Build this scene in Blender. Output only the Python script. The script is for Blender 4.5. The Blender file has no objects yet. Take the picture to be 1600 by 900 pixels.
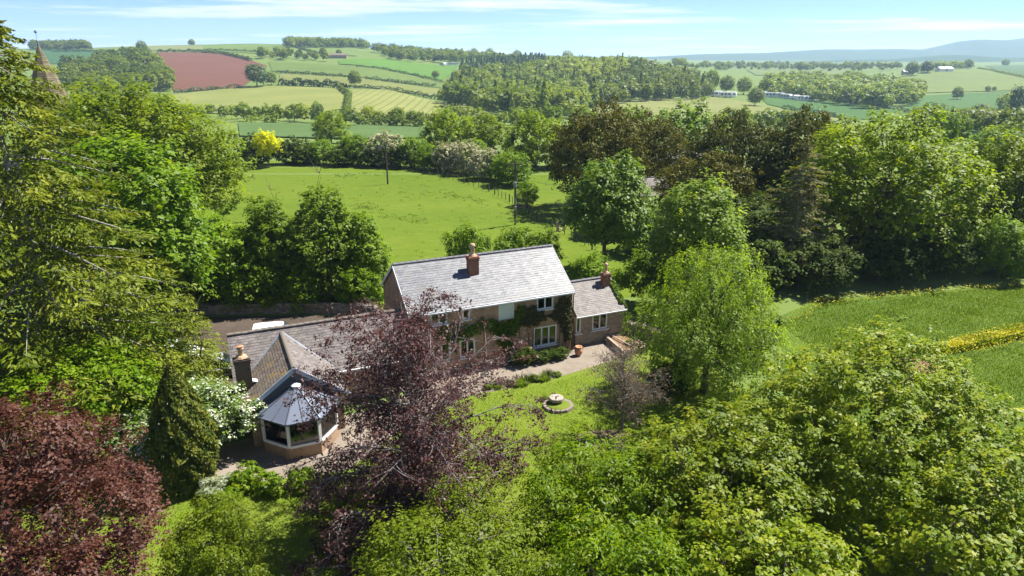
import bpy, math, random
import numpy as np
from mathutils import Vector, Matrix
from mathutils.geometry import delaunay_2d_cdt

# ------------------------------------------------------------------ camera, sky, sun, exposure
SC = bpy.context.scene
COL = SC.collection
FPX, CAMH = 1081.0, 21.5                       # focal length in photo pixels, camera height over the garden
PITCH = math.atan(365.0 / FPX)
cam = bpy.data.cameras.new('camera'); camo = bpy.data.objects.new('camera', cam); COL.objects.link(camo)
cam.sensor_fit = 'HORIZONTAL'; cam.sensor_width = 36.0; cam.lens = 36.0 * FPX / 1600.0
cam.clip_start = 0.5; cam.clip_end = 30000.0
camo.location = (0, 0, CAMH); camo.rotation_euler = (math.pi / 2 - PITCH, 0, 0)
SC.camera = camo

SUN_EL = math.radians(56.0); SUN_AZ = math.atan2(0.84, 0.50)      # from the right and a little beyond the house
sdir = Vector((math.sin(SUN_AZ) * math.cos(SUN_EL), math.cos(SUN_AZ) * math.cos(SUN_EL), math.sin(SUN_EL)))
sl = bpy.data.lights.new('sun', 'SUN'); sl.energy = 5.0; sl.angle = math.radians(0.53); sl.color = (1.0, 0.955, 0.88)
so = bpy.data.objects.new('sun', sl); COL.objects.link(so); so.rotation_euler = sdir.to_track_quat('Z', 'Y').to_euler()
so.location = (60, 40, 120)

world = bpy.data.worlds.new('World'); SC.world = world; world.use_nodes = True
wn, wl = world.node_tree.nodes, world.node_tree.links
wn.clear()
w_out = wn.new('ShaderNodeOutputWorld'); w_bg = wn.new('ShaderNodeBackground')
w_sky = wn.new('ShaderNodeTexSky'); w_sky.sky_type = 'NISHITA'; w_sky.sun_disc = False
w_sky.sun_elevation = SUN_EL; w_sky.sun_rotation = SUN_AZ
w_sky.air_density = 1.0; w_sky.dust_density = 0.0; w_sky.ozone_density = 3.0; w_sky.altitude = 5600.0
w_tint = wn.new('ShaderNodeMix'); w_tint.data_type = 'RGBA'; w_tint.blend_type = 'MULTIPLY'
w_tint.inputs[0].default_value = 1.0; w_tint.inputs[7].default_value = (0.69, 0.75, 1.02, 1)
wl.new(w_sky.outputs[0], w_tint.inputs[6])
# thin cloud layer: noise on a plane high above, seen in perspective
w_tc = wn.new('ShaderNodeTexCoord'); w_sep = wn.new('ShaderNodeSeparateXYZ'); wl.new(w_tc.outputs['Generated'], w_sep.inputs[0])
def wmath(op, a, b=None):
    m = wn.new('ShaderNodeMath'); m.operation = op
    for i, q in enumerate((a, b)):
        if q is None: continue
        if isinstance(q, (int, float)): m.inputs[i].default_value = q
        else: wl.new(q, m.inputs[i])
    return m.outputs[0]
zz = wmath('ADD', wmath('MAXIMUM', w_sep.outputs[2], 0.0), 0.02)
w_cmb = wn.new('ShaderNodeCombineXYZ'); wl.new(wmath('DIVIDE', w_sep.outputs[0], zz), w_cmb.inputs[0]); wl.new(wmath('DIVIDE', w_sep.outputs[1], zz), w_cmb.inputs[1])
w_n = wn.new('ShaderNodeTexNoise'); w_n.inputs['Scale'].default_value = 0.30; w_n.inputs['Detail'].default_value = 7.0; w_n.inputs['Roughness'].default_value = 0.6
w_map = wn.new('ShaderNodeMapping'); w_map.inputs['Location'].default_value = (33.0, 8.1, 0.0); w_map.inputs['Scale'].default_value = (0.6, 0.8, 1.0)
wl.new(w_cmb.outputs[0], w_map.inputs[0]); wl.new(w_map.outputs[0], w_n.inputs['Vector'])
w_cr = wn.new('ShaderNodeValToRGB'); w_cr.color_ramp.elements[0].position = 0.50; w_cr.color_ramp.elements[1].position = 0.66
w_cr.color_ramp.elements[0].color = (0, 0, 0, 1); w_cr.color_ramp.elements[1].color = (0.9, 0.9, 0.9, 1)
wl.new(w_n.outputs[0], w_cr.inputs[0])
w_mix = wn.new('ShaderNodeMix'); w_mix.data_type = 'RGBA'
wl.new(w_cr.outputs[0], w_mix.inputs[0]); wl.new(w_tint.outputs[2], w_mix.inputs[6]); w_mix.inputs[7].default_value = (6.4, 6.4, 6.5, 1)
wl.new(w_mix.outputs[2], w_bg.inputs[0]); w_bg.inputs[1].default_value = 0.078
wl.new(w_bg.outputs[0], w_out.inputs[0])

SC.view_settings.view_transform = 'Standard'; SC.view_settings.look = 'None'
SC.view_settings.exposure = 1.42; SC.view_settings.gamma = 1.0; SC.view_settings.use_curve_mapping = False
SC.render.engine = 'CYCLES'
cy = SC.cycles
cy.max_bounces = 8; cy.diffuse_bounces = 6; cy.glossy_bounces = 2; cy.transmission_bounces = 4; cy.transparent_max_bounces = 6; cy.volume_bounces = 0
cy.use_denoising = True
try: cy.denoiser = 'OPENIMAGEDENOISE'
except Exception: pass
cy.caustics_reflective = False; cy.caustics_refractive = False

# ------------------------------------------------------------------ helpers
def tag(o, label=None, cat=None, group=None, kind=None):
    if label: o['label'] = label
    if cat: o['category'] = cat
    if group: o['group'] = group
    if kind: o['kind'] = kind
    return o
def link(name, data, parent=None, loc=(0, 0, 0), rz=0.0, scale=None):
    o = bpy.data.objects.new(name, data); COL.objects.link(o)
    o.location = loc; o.rotation_euler = (0, 0, rz)
    if scale is not None: o.scale = scale if hasattr(scale, '__len__') else (scale,) * 3
    if parent is not None: o.parent = parent
    return o
def thing(name, label, cat, loc=(0, 0, 0), rz=0.0, group=None):
    return tag(link(name, None, None, loc, rz), label, cat, group)

class MB:
    """collects faces of one mesh"""
    def __init__(s): s.v = []; s.f = []; s.r = []
    def add(s, vs, fs, rnd=0.5):
        b = len(s.v); s.v += [tuple(q) for q in vs]
        s.f += [tuple(b + i for i in q) for q in fs]; s.r += [rnd] * len(fs)
        return s
    def box(s, c, d, rz=0.0, m=None, rnd=0.5):
        x, y, z = d[0] / 2, d[1] / 2, d[2] / 2
        vs = [Vector((i * x, j * y, k * z)) for k in (-1, 1) for j in (-1, 1) for i in (-1, 1)]
        M = m if m is not None else Matrix.Rotation(rz, 3, 'Z')
        vs = [M @ q + Vector(c) for q in vs]
        return s.add(vs, [(0, 2, 3, 1), (4, 5, 7, 6), (0, 1, 5, 4), (2, 6, 7, 3), (0, 4, 6, 2), (1, 3, 7, 5)], rnd)
    def beam(s, a, b, w, h, rnd=0.5):
        a, b = Vector(a), Vector(b); d = b - a; L = d.length; d.normalize()
        up = Vector((0, 0, 1)) if abs(d.z) < .95 else Vector((1, 0, 0))
        y = up.cross(d).normalized(); z = d.cross(y)
        M = Matrix((d, y, z)).transposed()
        return s.box((a + b) / 2, (L, w, h), m=M, rnd=rnd)
    def tube(s, pts, rad, n=6, cap=True):
        pts = [Vector(q) for q in pts]; k = len(pts); vs = []
        if not hasattr(rad, '__len__'): rad = [rad] * k
        for i, q in enumerate(pts):
            d = (pts[min(i + 1, k - 1)] - pts[max(i - 1, 0)]).normalized()
            x = d.cross(Vector((0.31, 0.95, 0.05) if abs(d.y) < .9 else (1, 0, 0))).normalized(); y = d.cross(x)
            vs += [q + (x * math.cos(t) + y * math.sin(t)) * rad[i] for t in [2 * math.pi * j / n for j in range(n)]]
        fs = [(i * n + j, i * n + (j + 1) % n, (i + 1) * n + (j + 1) % n, (i + 1) * n + j) for i in range(k - 1) for j in range(n)]
        if cap: fs += [tuple(range(n - 1, -1, -1)), tuple((k - 1) * n + j for j in range(n))]
        return s.add(vs, fs)
    def lathe(s, prof, n=16, c=(0, 0, 0)):
        vs = [(c[0] + r * math.cos(2 * math.pi * j / n), c[1] + r * math.sin(2 * math.pi * j / n), c[2] + z) for r, z in prof for j in range(n)]
        fs = [(i * n + j, i * n + (j + 1) % n, (i + 1) * n + (j + 1) % n, (i + 1) * n + j) for i in range(len(prof) - 1) for j in range(n)]
        fs += [tuple(range(n - 1, -1, -1)), tuple((len(prof) - 1) * n + j for j in range(n))]
        return s.add(vs, fs)
    def prism(s, poly, z0, z1):
        n = len(poly)
        vs = [(x, y, z0) for x, y in poly] + [(x, y, z1) for x, y in poly]
        return s.add(vs, [tuple(range(n - 1, -1, -1)), tuple(range(n, 2 * n))] + [(i, (i + 1) % n, n + (i + 1) % n, n + i) for i in range(n)])
    def slab(s, pts, off):
        """polygon in space extruded by the vector off"""
        n = len(pts); off = Vector(off); pts = [Vector(q) for q in pts]
        return s.add(pts + [q + off for q in pts], [tuple(range(n - 1, -1, -1)), tuple(range(n, 2 * n))] + [(i, (i + 1) % n, n + (i + 1) % n, n + i) for i in range(n)])
    def mesh(s, name, mat, smooth=False):
        me = bpy.data.meshes.new(name); me.from_pydata(s.v, [], s.f)
        a = me.attributes.new('rnd', 'FLOAT', 'FACE'); a.data.foreach_set('value', np.array(s.r, np.float32))
        me.materials.append(mat)
        if smooth: me.polygons.foreach_set('use_smooth', [True] * len(s.f))
        me.update(); return me
    def build(s, name, mat, parent=None, smooth=False, **k):
        return link(name, s.mesh(name, mat, smooth), parent, **k)

def quad_mesh(name, V, rnd, mat, flat=True):
    """V (n,4,3) array of quads, rnd (n,)"""
    n = len(V); me = bpy.data.meshes.new(name)
    me.vertices.add(4 * n); me.vertices.foreach_set('co', np.ascontiguousarray(V, np.float32).ravel())
    me.loops.add(4 * n); me.loops.foreach_set('vertex_index', np.arange(4 * n, dtype=np.int32))
    me.polygons.add(n); me.polygons.foreach_set('loop_start', np.arange(0, 4 * n, 4, dtype=np.int32))
    me.polygons.foreach_set('loop_total', np.full(n, 4, np.int32))
    a = me.attributes.new('rnd', 'FLOAT', 'FACE'); a.data.foreach_set('value', np.asarray(rnd, np.float32))
    me.materials.append(mat); me.update(calc_edges=True); return me

# ------------------------------------------------------------------ materials
MATS = {}
def nt(name):
    m = bpy.data.materials.new(name); m.use_nodes = True; MATS[name] = m
    return m, m.node_tree.nodes, m.node_tree.links, m.node_tree.nodes['Principled BSDF']
def ramp(N, cols):
    r = N.new('ShaderNodeValToRGB'); e = r.color_ramp.elements
    while len(e) < len(cols): e.new(0.5)
    for i, (p, c) in enumerate(cols): e[i].position = p; e[i].color = (*c, 1)
    return r
def noise(N, L, scale, detail=4, rough=.55, vec=None, stretch=None, coord='Object'):
    n = N.new('ShaderNodeTexNoise'); n.inputs['Scale'].default_value = scale; n.inputs['Detail'].default_value = detail; n.inputs['Roughness'].default_value = rough
    if vec is None:
        tc = N.new('ShaderNodeTexCoord'); vec = tc.outputs[coord]
    if stretch:
        mp = N.new('ShaderNodeMapping'); mp.inputs['Scale'].default_value = stretch; L.new(vec, mp.inputs[0]); vec = mp.outputs[0]
    L.new(vec, n.inputs['Vector']); return n.outputs[0]
def mixc(N, L, fac, a, b, blend='MIX'):
    m = N.new('ShaderNodeMix'); m.data_type = 'RGBA'; m.blend_type = blend
    for k, q in ((0, fac), (6, a), (7, b)):
        if isinstance(q, (int, float)): m.inputs[k].default_value = q
        elif isinstance(q, tuple): m.inputs[k].default_value = (*q, 1)
        else: L.new(q, m.inputs[k])
    return m.outputs[2]
def bump(N, L, h, strength, dist, bs):
    b = N.new('ShaderNodeBump'); b.inputs['Strength'].default_value = strength; b.inputs['Distance'].default_value = dist
    L.new(h, b.inputs['Height']); L.new(b.outputs[0], bs.inputs['Normal'])
def leafmat(name, c0, c1, c2, tr=0.38, tcol=None, rough=0.5, var=0.12, spec=0.35):
    m, N, L, bs = nt(name)
    at = N.new('ShaderNodeAttribute'); at.attribute_name = 'rnd'
    r = ramp(N, [(0.05, c0), (0.5, c1), (0.95, c2)]); L.new(at.outputs['Fac'], r.inputs[0])
    oi = N.new('ShaderNodeObjectInfo')
    hs = N.new('ShaderNodeHueSaturation'); hs.inputs['Saturation'].default_value = 1.12; L.new(r.outputs[0], hs.inputs['Color'])
    mv = N.new('ShaderNodeMapRange'); mv.inputs[3].default_value = 1 - var; mv.inputs[4].default_value = 1 + var; L.new(oi.outputs['Random'], mv.inputs[0]); L.new(mv.outputs[0], hs.inputs['Value'])
    L.new(hs.outputs[0], bs.inputs['Base Color']); bs.inputs['Roughness'].default_value = max(rough, .5); tr = min(.5, tr * 1.25); bs.inputs['Specular IOR Level'].default_value = spec * .5
    t = N.new('ShaderNodeBsdfTranslucent')
    tc = tcol or (1.6, 1.55, 0.3)
    L.new(mixc(N, L, 1.0, hs.outputs[0], tc, 'MULTIPLY'), t.inputs[0])
    mx = N.new('ShaderNodeMixShader'); mx.inputs[0].default_value = tr
    L.new(bs.outputs[0], mx.inputs[1]); L.new(t.outputs[0], mx.inputs[2]); L.new(mx.outputs[0], N['Material Output'].inputs[0])
    return m
def plain(name, c, rough=.6, spec=.4, metal=0, nscale=None, namt=.25, bumps=0.0, bscale=None):
    m, N, L, bs = nt(name); bs.inputs['Roughness'].default_value = rough; bs.inputs['Specular IOR Level'].default_value = spec; bs.inputs['Metallic'].default_value = metal
    if nscale:
        n = noise(N, L, nscale, 5, .65)
        r = ramp(N, [(.3, tuple(q * (1 - namt) for q in c)), (.7, tuple(min(1, q * (1 + namt)) for q in c))]); L.new(n, r.inputs[0]); L.new(r.outputs[0], bs.inputs['Base Color'])
        if bumps: bump(N, L, noise(N, L, bscale or nscale * 3, 4), 1.0, bumps, bs)
    else: bs.inputs['Base Color'].default_value = (*c, 1)
    return m
def groundmat(name, cols, s1, s2, rough=.95, bumpd=0.0, bs_scale=4.0, stretch=None, mixamt=.5):
    m, N, L, bs = nt(name); bs.inputs['Roughness'].default_value = rough; bs.inputs['Specular IOR Level'].default_value = .15
    a = noise(N, L, s1, 6, .6, stretch=stretch); b = noise(N, L, s2, 5, .7, stretch=stretch)
    mm = N.new('ShaderNodeMix'); mm.data_type = 'FLOAT'; mm.inputs[0].default_value = mixamt; L.new(a, mm.inputs[2]); L.new(b, mm.inputs[3])
    k = len(cols); r = ramp(N, [(.32 + .36 * i / (k - 1), c) for i, c in enumerate(cols)]); L.new(mm.outputs[0], r.inputs[0]); L.new(r.outputs[0], bs.inputs['Base Color'])
    if bumpd: bump(N, L, noise(N, L, bs_scale, 5, .7), 1.0, bumpd, bs)
    return m
def stripemat(name, c0, c1, rot, scale, dist=2.0):
    m, N, L, bs = nt(name); bs.inputs['Roughness'].default_value = .95; bs.inputs['Specular IOR Level'].default_value = .1
    tc = N.new('ShaderNodeTexCoord'); mp = N.new('ShaderNodeMapping'); mp.inputs['Rotation'].default_value = (0, 0, rot); L.new(tc.outputs['Object'], mp.inputs[0])
    w = N.new('ShaderNodeTexWave'); w.wave_type = 'BANDS'; w.bands_direction = 'X'; w.inputs['Scale'].default_value = scale; w.inputs['Distortion'].default_value = dist; w.inputs['Detail'].default_value = 2; w.inputs['Detail Scale'].default_value = .4
    L.new(mp.outputs[0], w.inputs[0])
    r = ramp(N, [(.0, c1), (.22, c0), (1.0, c0)]); L.new(w.outputs[0], r.inputs[0])
    n = noise(N, L, .02, 5); r2 = ramp(N, [(.3, (.8, .85, .8)), (.7, (1.1, 1.08, 1.05))]); L.new(n, r2.inputs[0])
    L.new(mixc(N, L, 1.0, r.outputs[0], r2.outputs[0], 'MULTIPLY'), bs.inputs['Base Color']); return m
def brickmat(name, c1, c2, mortar, bw=.215, bh=.065, rough=.9):
    m, N, L, bs = nt(name); bs.inputs['Roughness'].default_value = rough; bs.inputs['Specular IOR Level'].default_value = .2
    tc = N.new('ShaderNodeTexCoord'); sp = N.new('ShaderNodeSeparateXYZ'); L.new(tc.outputs['Object'], sp.inputs[0])
    ad = N.new('ShaderNodeMath'); L.new(sp.outputs[0], ad.inputs[0]); L.new(sp.outputs[1], ad.inputs[1])
    cb = N.new('ShaderNodeCombineXYZ'); L.new(ad.outputs[0], cb.inputs[0]); L.new(sp.outputs[2], cb.inputs[1])
    br = N.new('ShaderNodeTexBrick'); br.inputs['Scale'].default_value = 1; br.inputs['Brick Width'].default_value = bw + .01; br.inputs['Row Height'].default_value = bh + .01; br.inputs['Mortar Size'].default_value = .008
    br.inputs['Color1'].default_value = (*c1, 1); br.inputs['Color2'].default_value = (*c2, 1); br.inputs['Mortar'].default_value = (*mortar, 1); L.new(cb.outputs[0], br.inputs[0])
    n = noise(N, L, 1.3, 6, .65); r = ramp(N, [(.3, (.62, .6, .58)), (.72, (1.25, 1.2, 1.15))]); L.new(n, r.inputs[0])
    L.new(mixc(N, L, 1.0, br.outputs[0], r.outputs[0], 'MULTIPLY'), bs.inputs['Base Color'])
    inv = N.new('ShaderNodeMath'); inv.operation = 'SUBTRACT'; inv.inputs[0].default_value = 1; L.new(br.outputs['Fac'], inv.inputs[1])
    bump(N, L, inv.outputs[0], .6, .01, bs); return m
def slatemat(name, cols, lichen=None, rough=.45, spec=.5):
    m, N, L, bs = nt(name); bs.inputs['Roughness'].default_value = rough; bs.inputs['Specular IOR Level'].default_value = spec
    at = N.new('ShaderNodeAttribute'); at.attribute_name = 'rnd'; r = ramp(N, [(i / (len(cols) - 1), c) for i, c in enumerate(cols)]); L.new(at.outputs['Fac'], r.inputs[0])
    out = r.outputs[0]
    n = noise(N, L, 2.2, 6, .7); r1 = ramp(N, [(.3, (.66, .66, .66)), (.7, (1.2, 1.2, 1.2))]); L.new(n, r1.inputs[0]); out = mixc(N, L, 1.0, out, r1.outputs[0], 'MULTIPLY')
    if lichen:
        n2 = noise(N, L, 1.1, 7, .75); r2 = ramp(N, [(.5, (0, 0, 0)), (.68, (1, 1, 1))]); L.new(n2, r2.inputs[0]); out = mixc(N, L, r2.outputs[0], out, lichen)
    L.new(out, bs.inputs['Base Color']); return m
def glassmat(name, tint=(.9, .95, .95)):
    m, N, L, bs = nt(name); N.remove(bs)
    g = N.new('ShaderNodeBsdfGlossy'); g.inputs['Roughness'].default_value = .02; t = N.new('ShaderNodeBsdfTransparent'); t.inputs[0].default_value = (*tint, 1)
    fr = N.new('ShaderNodeFresnel'); fr.inputs[0].default_value = 1.6; mx = N.new('ShaderNodeMixShader'); L.new(fr.outputs[0], mx.inputs[0]); L.new(t.outputs[0], mx.inputs[1]); L.new(g.outputs[0], mx.inputs[2])
    L.new(mx.outputs[0], N['Material Output'].inputs[0]); return m

# ------------------------------------------------------------------ terrain: near garden level, a valley, wooded hills and farmland
YR = [160, 240, 330, 400, 500, 640, 800, 1000, 1300, 1700, 2500, 3500, 4800, 7600]
UC = [-200, 100, 250, 400, 550, 700, 850, 1000, 1150, 1300, 1450, 1600, 1900]
_rows = {  # how high on the hillside each distance lies, per bearing (photo rows at YR[1:])
    -200: [210, 195, 182, 165, 140, 118, 97, 82, 76, 90, 92, 93, 92],
    100: [210, 195, 182, 165, 140, 118, 97, 82, 76, 90, 92, 93, 92],
    250: [212, 195, 183, 165, 142, 111, 88, 77, 72, 90, 92, 93, 92],
    400: [213, 195, 184, 165, 138, 112, 90, 76, 68, 90, 92, 93, 92],
    550: [214, 196, 185, 163, 138, 113, 92, 77, 73, 90, 92, 93, 92],
    700: [214, 198, 187, 172, 152, 130, 108, 91, 88, 92, 92, 93, 92],
    850: [214, 200, 188, 177, 164, 136, 111, 100, 97, 95, 93, 93, 92],
    1000: [214, 201, 189, 173, 154, 127, 108, 101, 99, 96, 94, 93, 92],
    1150: [215, 203, 191, 176, 156, 143, 128, 115, 108, 101, 97, 95, 92],
    1300: [216, 206, 197, 183, 166, 150, 135, 118, 108, 102, 97, 95, 92],
    1450: [217, 208, 201, 190, 168, 150, 130, 109, 106, 101, 96, 95, 92],
    1600: [218, 211, 205, 193, 172, 150, 128, 112, 106, 101, 96, 95, 92],
    1900: [218, 211, 205, 193, 172, 150, 128, 112, 106, 101, 96, 95, 92]}
def _z_of(v, y): return CAMH - y * math.tan(PITCH - math.atan((450.0 - v) / FPX))
_ys = np.concatenate([[-2000, 100, 130], YR]).astype(float)
_Z = np.array([[0, 0, 0, -0.6] + [_z_of(v, y) for v, y in zip(_rows[u], YR[1:])] for u in UC])
_tc = np.array([(u - 800) / FPX * 0.965 for u in UC])
def _pchip(x, y, xi):
    h = np.diff(x); d = np.diff(y) / h; m = np.zeros_like(y)
    m[0], m[-1] = d[0], d[-1]
    for i in range(1, len(x) - 1):
        if d[i - 1] * d[i] > 0:
            w1, w2 = 2 * h[i] + h[i - 1], h[i] + 2 * h[i - 1]; m[i] = (w1 + w2) / (w1 / d[i - 1] + w2 / d[i])
    k = np.clip(np.searchsorted(x, xi) - 1, 0, len(h) - 1); t = (xi - x[k]) / h[k]
    return ((1 + 2 * t) * (1 - t) ** 2 * y[k] + t * (1 - t) ** 2 * h[k] * m[k] + t * t * (3 - 2 * t) * y[k + 1] + t * t * (t - 1) * h[k] * m[k + 1])
_yg = np.concatenate([np.arange(-60, 400, 4.0), 400 * np.exp(np.arange(0, 3.0, .012))]); _yg = _yg[_yg < 7600]
_ZG = np.array([_pchip(_ys, z, _yg) for z in _Z])           # columns x fine distances
def terrain(x, y):
    x = np.asarray(x, float); y = np.asarray(y, float)
    t = np.where(y > 100, x / np.maximum(y, 100), x / 100.0)
    c = np.clip(np.interp(t, _tc, np.arange(len(_tc))), 0, len(_tc) - 1.0001); i = c.astype(int); fc = c - i; fc = fc * fc * (3 - 2 * fc) * .6 + fc * .4
    r = np.clip(np.interp(y, _yg, np.arange(len(_yg))), 0, len(_yg) - 1.0001); j = r.astype(int); fr = r - j
    z = (_ZG[i, j] * (1 - fr) + _ZG[i, j + 1] * fr) * (1 - fc) + (_ZG[i + 1, j] * (1 - fr) + _ZG[i + 1, j + 1] * fr) * fc
    return z
_raysteps = np.concatenate([np.arange(10, 400, .5), 400 * np.exp(np.arange(0, 2.93, .0012))])
def G(u, v, h=0.0):
    """the place on the ground (h metres above it) that the photograph shows at u, v"""
    du, dv = (u - 800) / FPX, (v - 450) / FPX
    dy = math.cos(PITCH) - dv * math.sin(PITCH); dz = -math.sin(PITCH) - dv * math.cos(PITCH)
    X = du / dy * _raysteps; Zr = CAMH + dz / dy * _raysteps
    below = np.nonzero(Zr < terrain(X, _raysteps) + h)[0]
    k = below[0] if len(below) else len(_raysteps) - 1
    y = _raysteps[k]; x = du / dy * y
    return Vector((float(x), float(y), float(terrain(x, y))))
def gz(x, y): return float(terrain(x, y))
def inpoly(P, poly):
    x, y = P[:, 0], P[:, 1]; r = np.zeros(len(P), bool); n = len(poly)
    for i in range(n):
        x0, y0 = poly[i][:2]; x1, y1 = poly[i - 1][:2]
        r ^= ((y0 > y) != (y1 > y)) & (x < (x1 - x0) * (y - y0) / (y1 - y0 + 1e-12) + x0)
    return r

# ------------------------------------------------------------------ setting: ground, fields, hills
grass_near = groundmat('meadow_grass', [(.048, .09, .004), (.075, .12, .005), (.095, .136, .008), (.13, .15, .02)], .035, .7, bumpd=.12, bs_scale=1.2, stretch=(.55, 1.3, 1))
grass_far = groundmat('far_pasture', [(.08, .125, .025), (.105, .15, .033), (.13, .17, .045)], .006, .05)
def sheet(name, rings, mat, lift=0.0, step=None, kind='structure', parent=None):
    """a sheet laid over the terrain, bounded by a ring of world points"""
    ring = [Vector((q[0], q[1])) for q in rings]
    xs = [q.x for q in ring]; ys = [q.y for q in ring]
    step = step or max((max(xs) - min(xs)), (max(ys) - min(ys))) / 26
    dense = []
    for i, q in enumerate(ring):
        w = ring[(i + 1) % len(ring)]; k = max(1, int((w - q).length / step))
        dense += [q.lerp(w, j / k) for j in range(k)]
    gx, gy = np.meshgrid(np.arange(min(xs), max(xs), step), np.arange(min(ys), max(ys), step))
    P = np.c_[gx.ravel(), gy.ravel()]; P = P[inpoly(P, dense)]
    pts = dense + [Vector(q) for q in P]
    vo, eo, fo, *_ = delaunay_2d_cdt(pts, [(i, (i + 1) % len(dense)) for i in range(len(dense))], [], 1, 1e-4)
    zs = terrain([q.x for q in vo], [q.y for q in vo]) + lift
    mb = MB(); mb.v = [(q.x, q.y, float(z)) for q, z in zip(vo, zs)]; mb.f = [tuple(f) for f in fo]; mb.r = [.5] * len(fo)
    o = mb.build(name, mat, parent, smooth=True)
    if kind: o['kind'] = kind
    return o
def pix(*q): return [G(u, v) for u, v in q]
# ground sheet (reaches the horizon)
yy = np.concatenate([np.arange(-60, 200, 8.0), 200 * np.exp(np.arange(0, 3.65, .035))]); yy = yy[yy < 7500]; tt = np.linspace(-1.7, 1.7, 150)
VX = np.array([[t * (abs(y) + 90) for t in tt] for y in yy]); VY = np.repeat(yy[:, None], len(tt), 1); VZ = terrain(VX, VY)
mb = MB(); mb.v = list(zip(VX.ravel().tolist(), VY.ravel().tolist(), VZ.ravel().tolist())); nc = len(tt)
mb.f = [(j * nc + i, j * nc + i + 1, (j + 1) * nc + i + 1, (j + 1) * nc + i) for j in range(len(yy) - 1) for i in range(nc - 1)]; mb.r = [.5] * len(mb.f)
ground = mb.build('ground', grass_far, smooth=True); ground['kind'] = 'structure'
sheet('meadow', [(-75, 62), (-52, 60), (-30, 60), (-14, 58.5), (12, 61), (20, 66), (26, 90), (22, 125), (0, 150), (-40, 152), (-95, 150), (-110, 90)], grass_near, .004, 5.0)
lawn_m = groundmat('lawn_grass', [(.08, .13, .010), (.112, .155, .014), (.15, .17, .028)], .25, 3.0, bumpd=.03, bs_scale=14)
sheet('lawn', [(-34, 4), (34, 4), (24, 20), (17, 38), (13.5, 49), (10.5, 52.3), (7, 47.6), (2.5, 44.6), (-3, 42.2), (-7.5, 37), (-8.2, 33.5), (-14.5, 32.2), (-17, 34), (-18, 40), (-34, 44)], lawn_m, .008, 2.5)
gravel_m = groundmat('gravel', [(.13, .105, .078), (.205, .172, .135), (.28, .24, .195)], .5, 18, bumpd=.02, bs_scale=30)
sheet('gravel_path', [(-18, 31.8), (-14.6, 31.2), (-9.0, 32.6), (-6.5, 37), (-3, 41.2), (3, 43.9), (7.4, 46.8), (8.3, 48.8), (9.4, 51.4), (5, 50), (-6, 44.4), (-8, 40), (-16, 35.6), (-18, 34.5)], gravel_m, .016, 1.2)
yard_m = groundmat('earth_yard', [(.045, .034, .026), (.07, .053, .041), (.105, .082, .064)], .3, 5, bumpd=.05, bs_scale=8)  # brown earth, its colour darkened to carry the tree shade over the lane
sheet('yard', [(-44, 40), (-19, 40.6), (-17, 42.2), (-7.2, 46.6), (-9.8, 51.0), (-11.2, 55.6), (-18, 56.3), (-30, 55.6), (-46, 53)], yard_m, .012, 3)
crop_m = groundmat('young_crop', [(.055, .10, .009), (.075, .125, .012), (.10, .15, .016)], .15, 2.5, bumpd=.18, bs_scale=5)
sheet('crop_field', [(19, 40), (30, 18), (75, 18), (95, 69), (60, 67.0), (42, 63.2), (28, 60.0), (22, 55)], crop_m, .010, 4)
bare_m = plain('bare_soil', (.20, .125, .075), .95, .1, nscale=3, namt=.3)
sheet('bare_patch', [(28.6, 47.4), (30.6, 47.0), (31.2, 45.2), (29.6, 44.6), (28.0, 45.8)], bare_m, .022, .6)
sheet('soil_circle', [(5.7 + 1.9 * math.cos(t) * (1 + .15 * math.sin(3 * t)), 35.6 + 1.3 * math.sin(t)) for t in np.linspace(0, 6.1, 18)], plain('tree_pit_soil', (.19, .145, .09), .95, .1, nscale=4, namt=.35), .020, .5)

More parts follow.
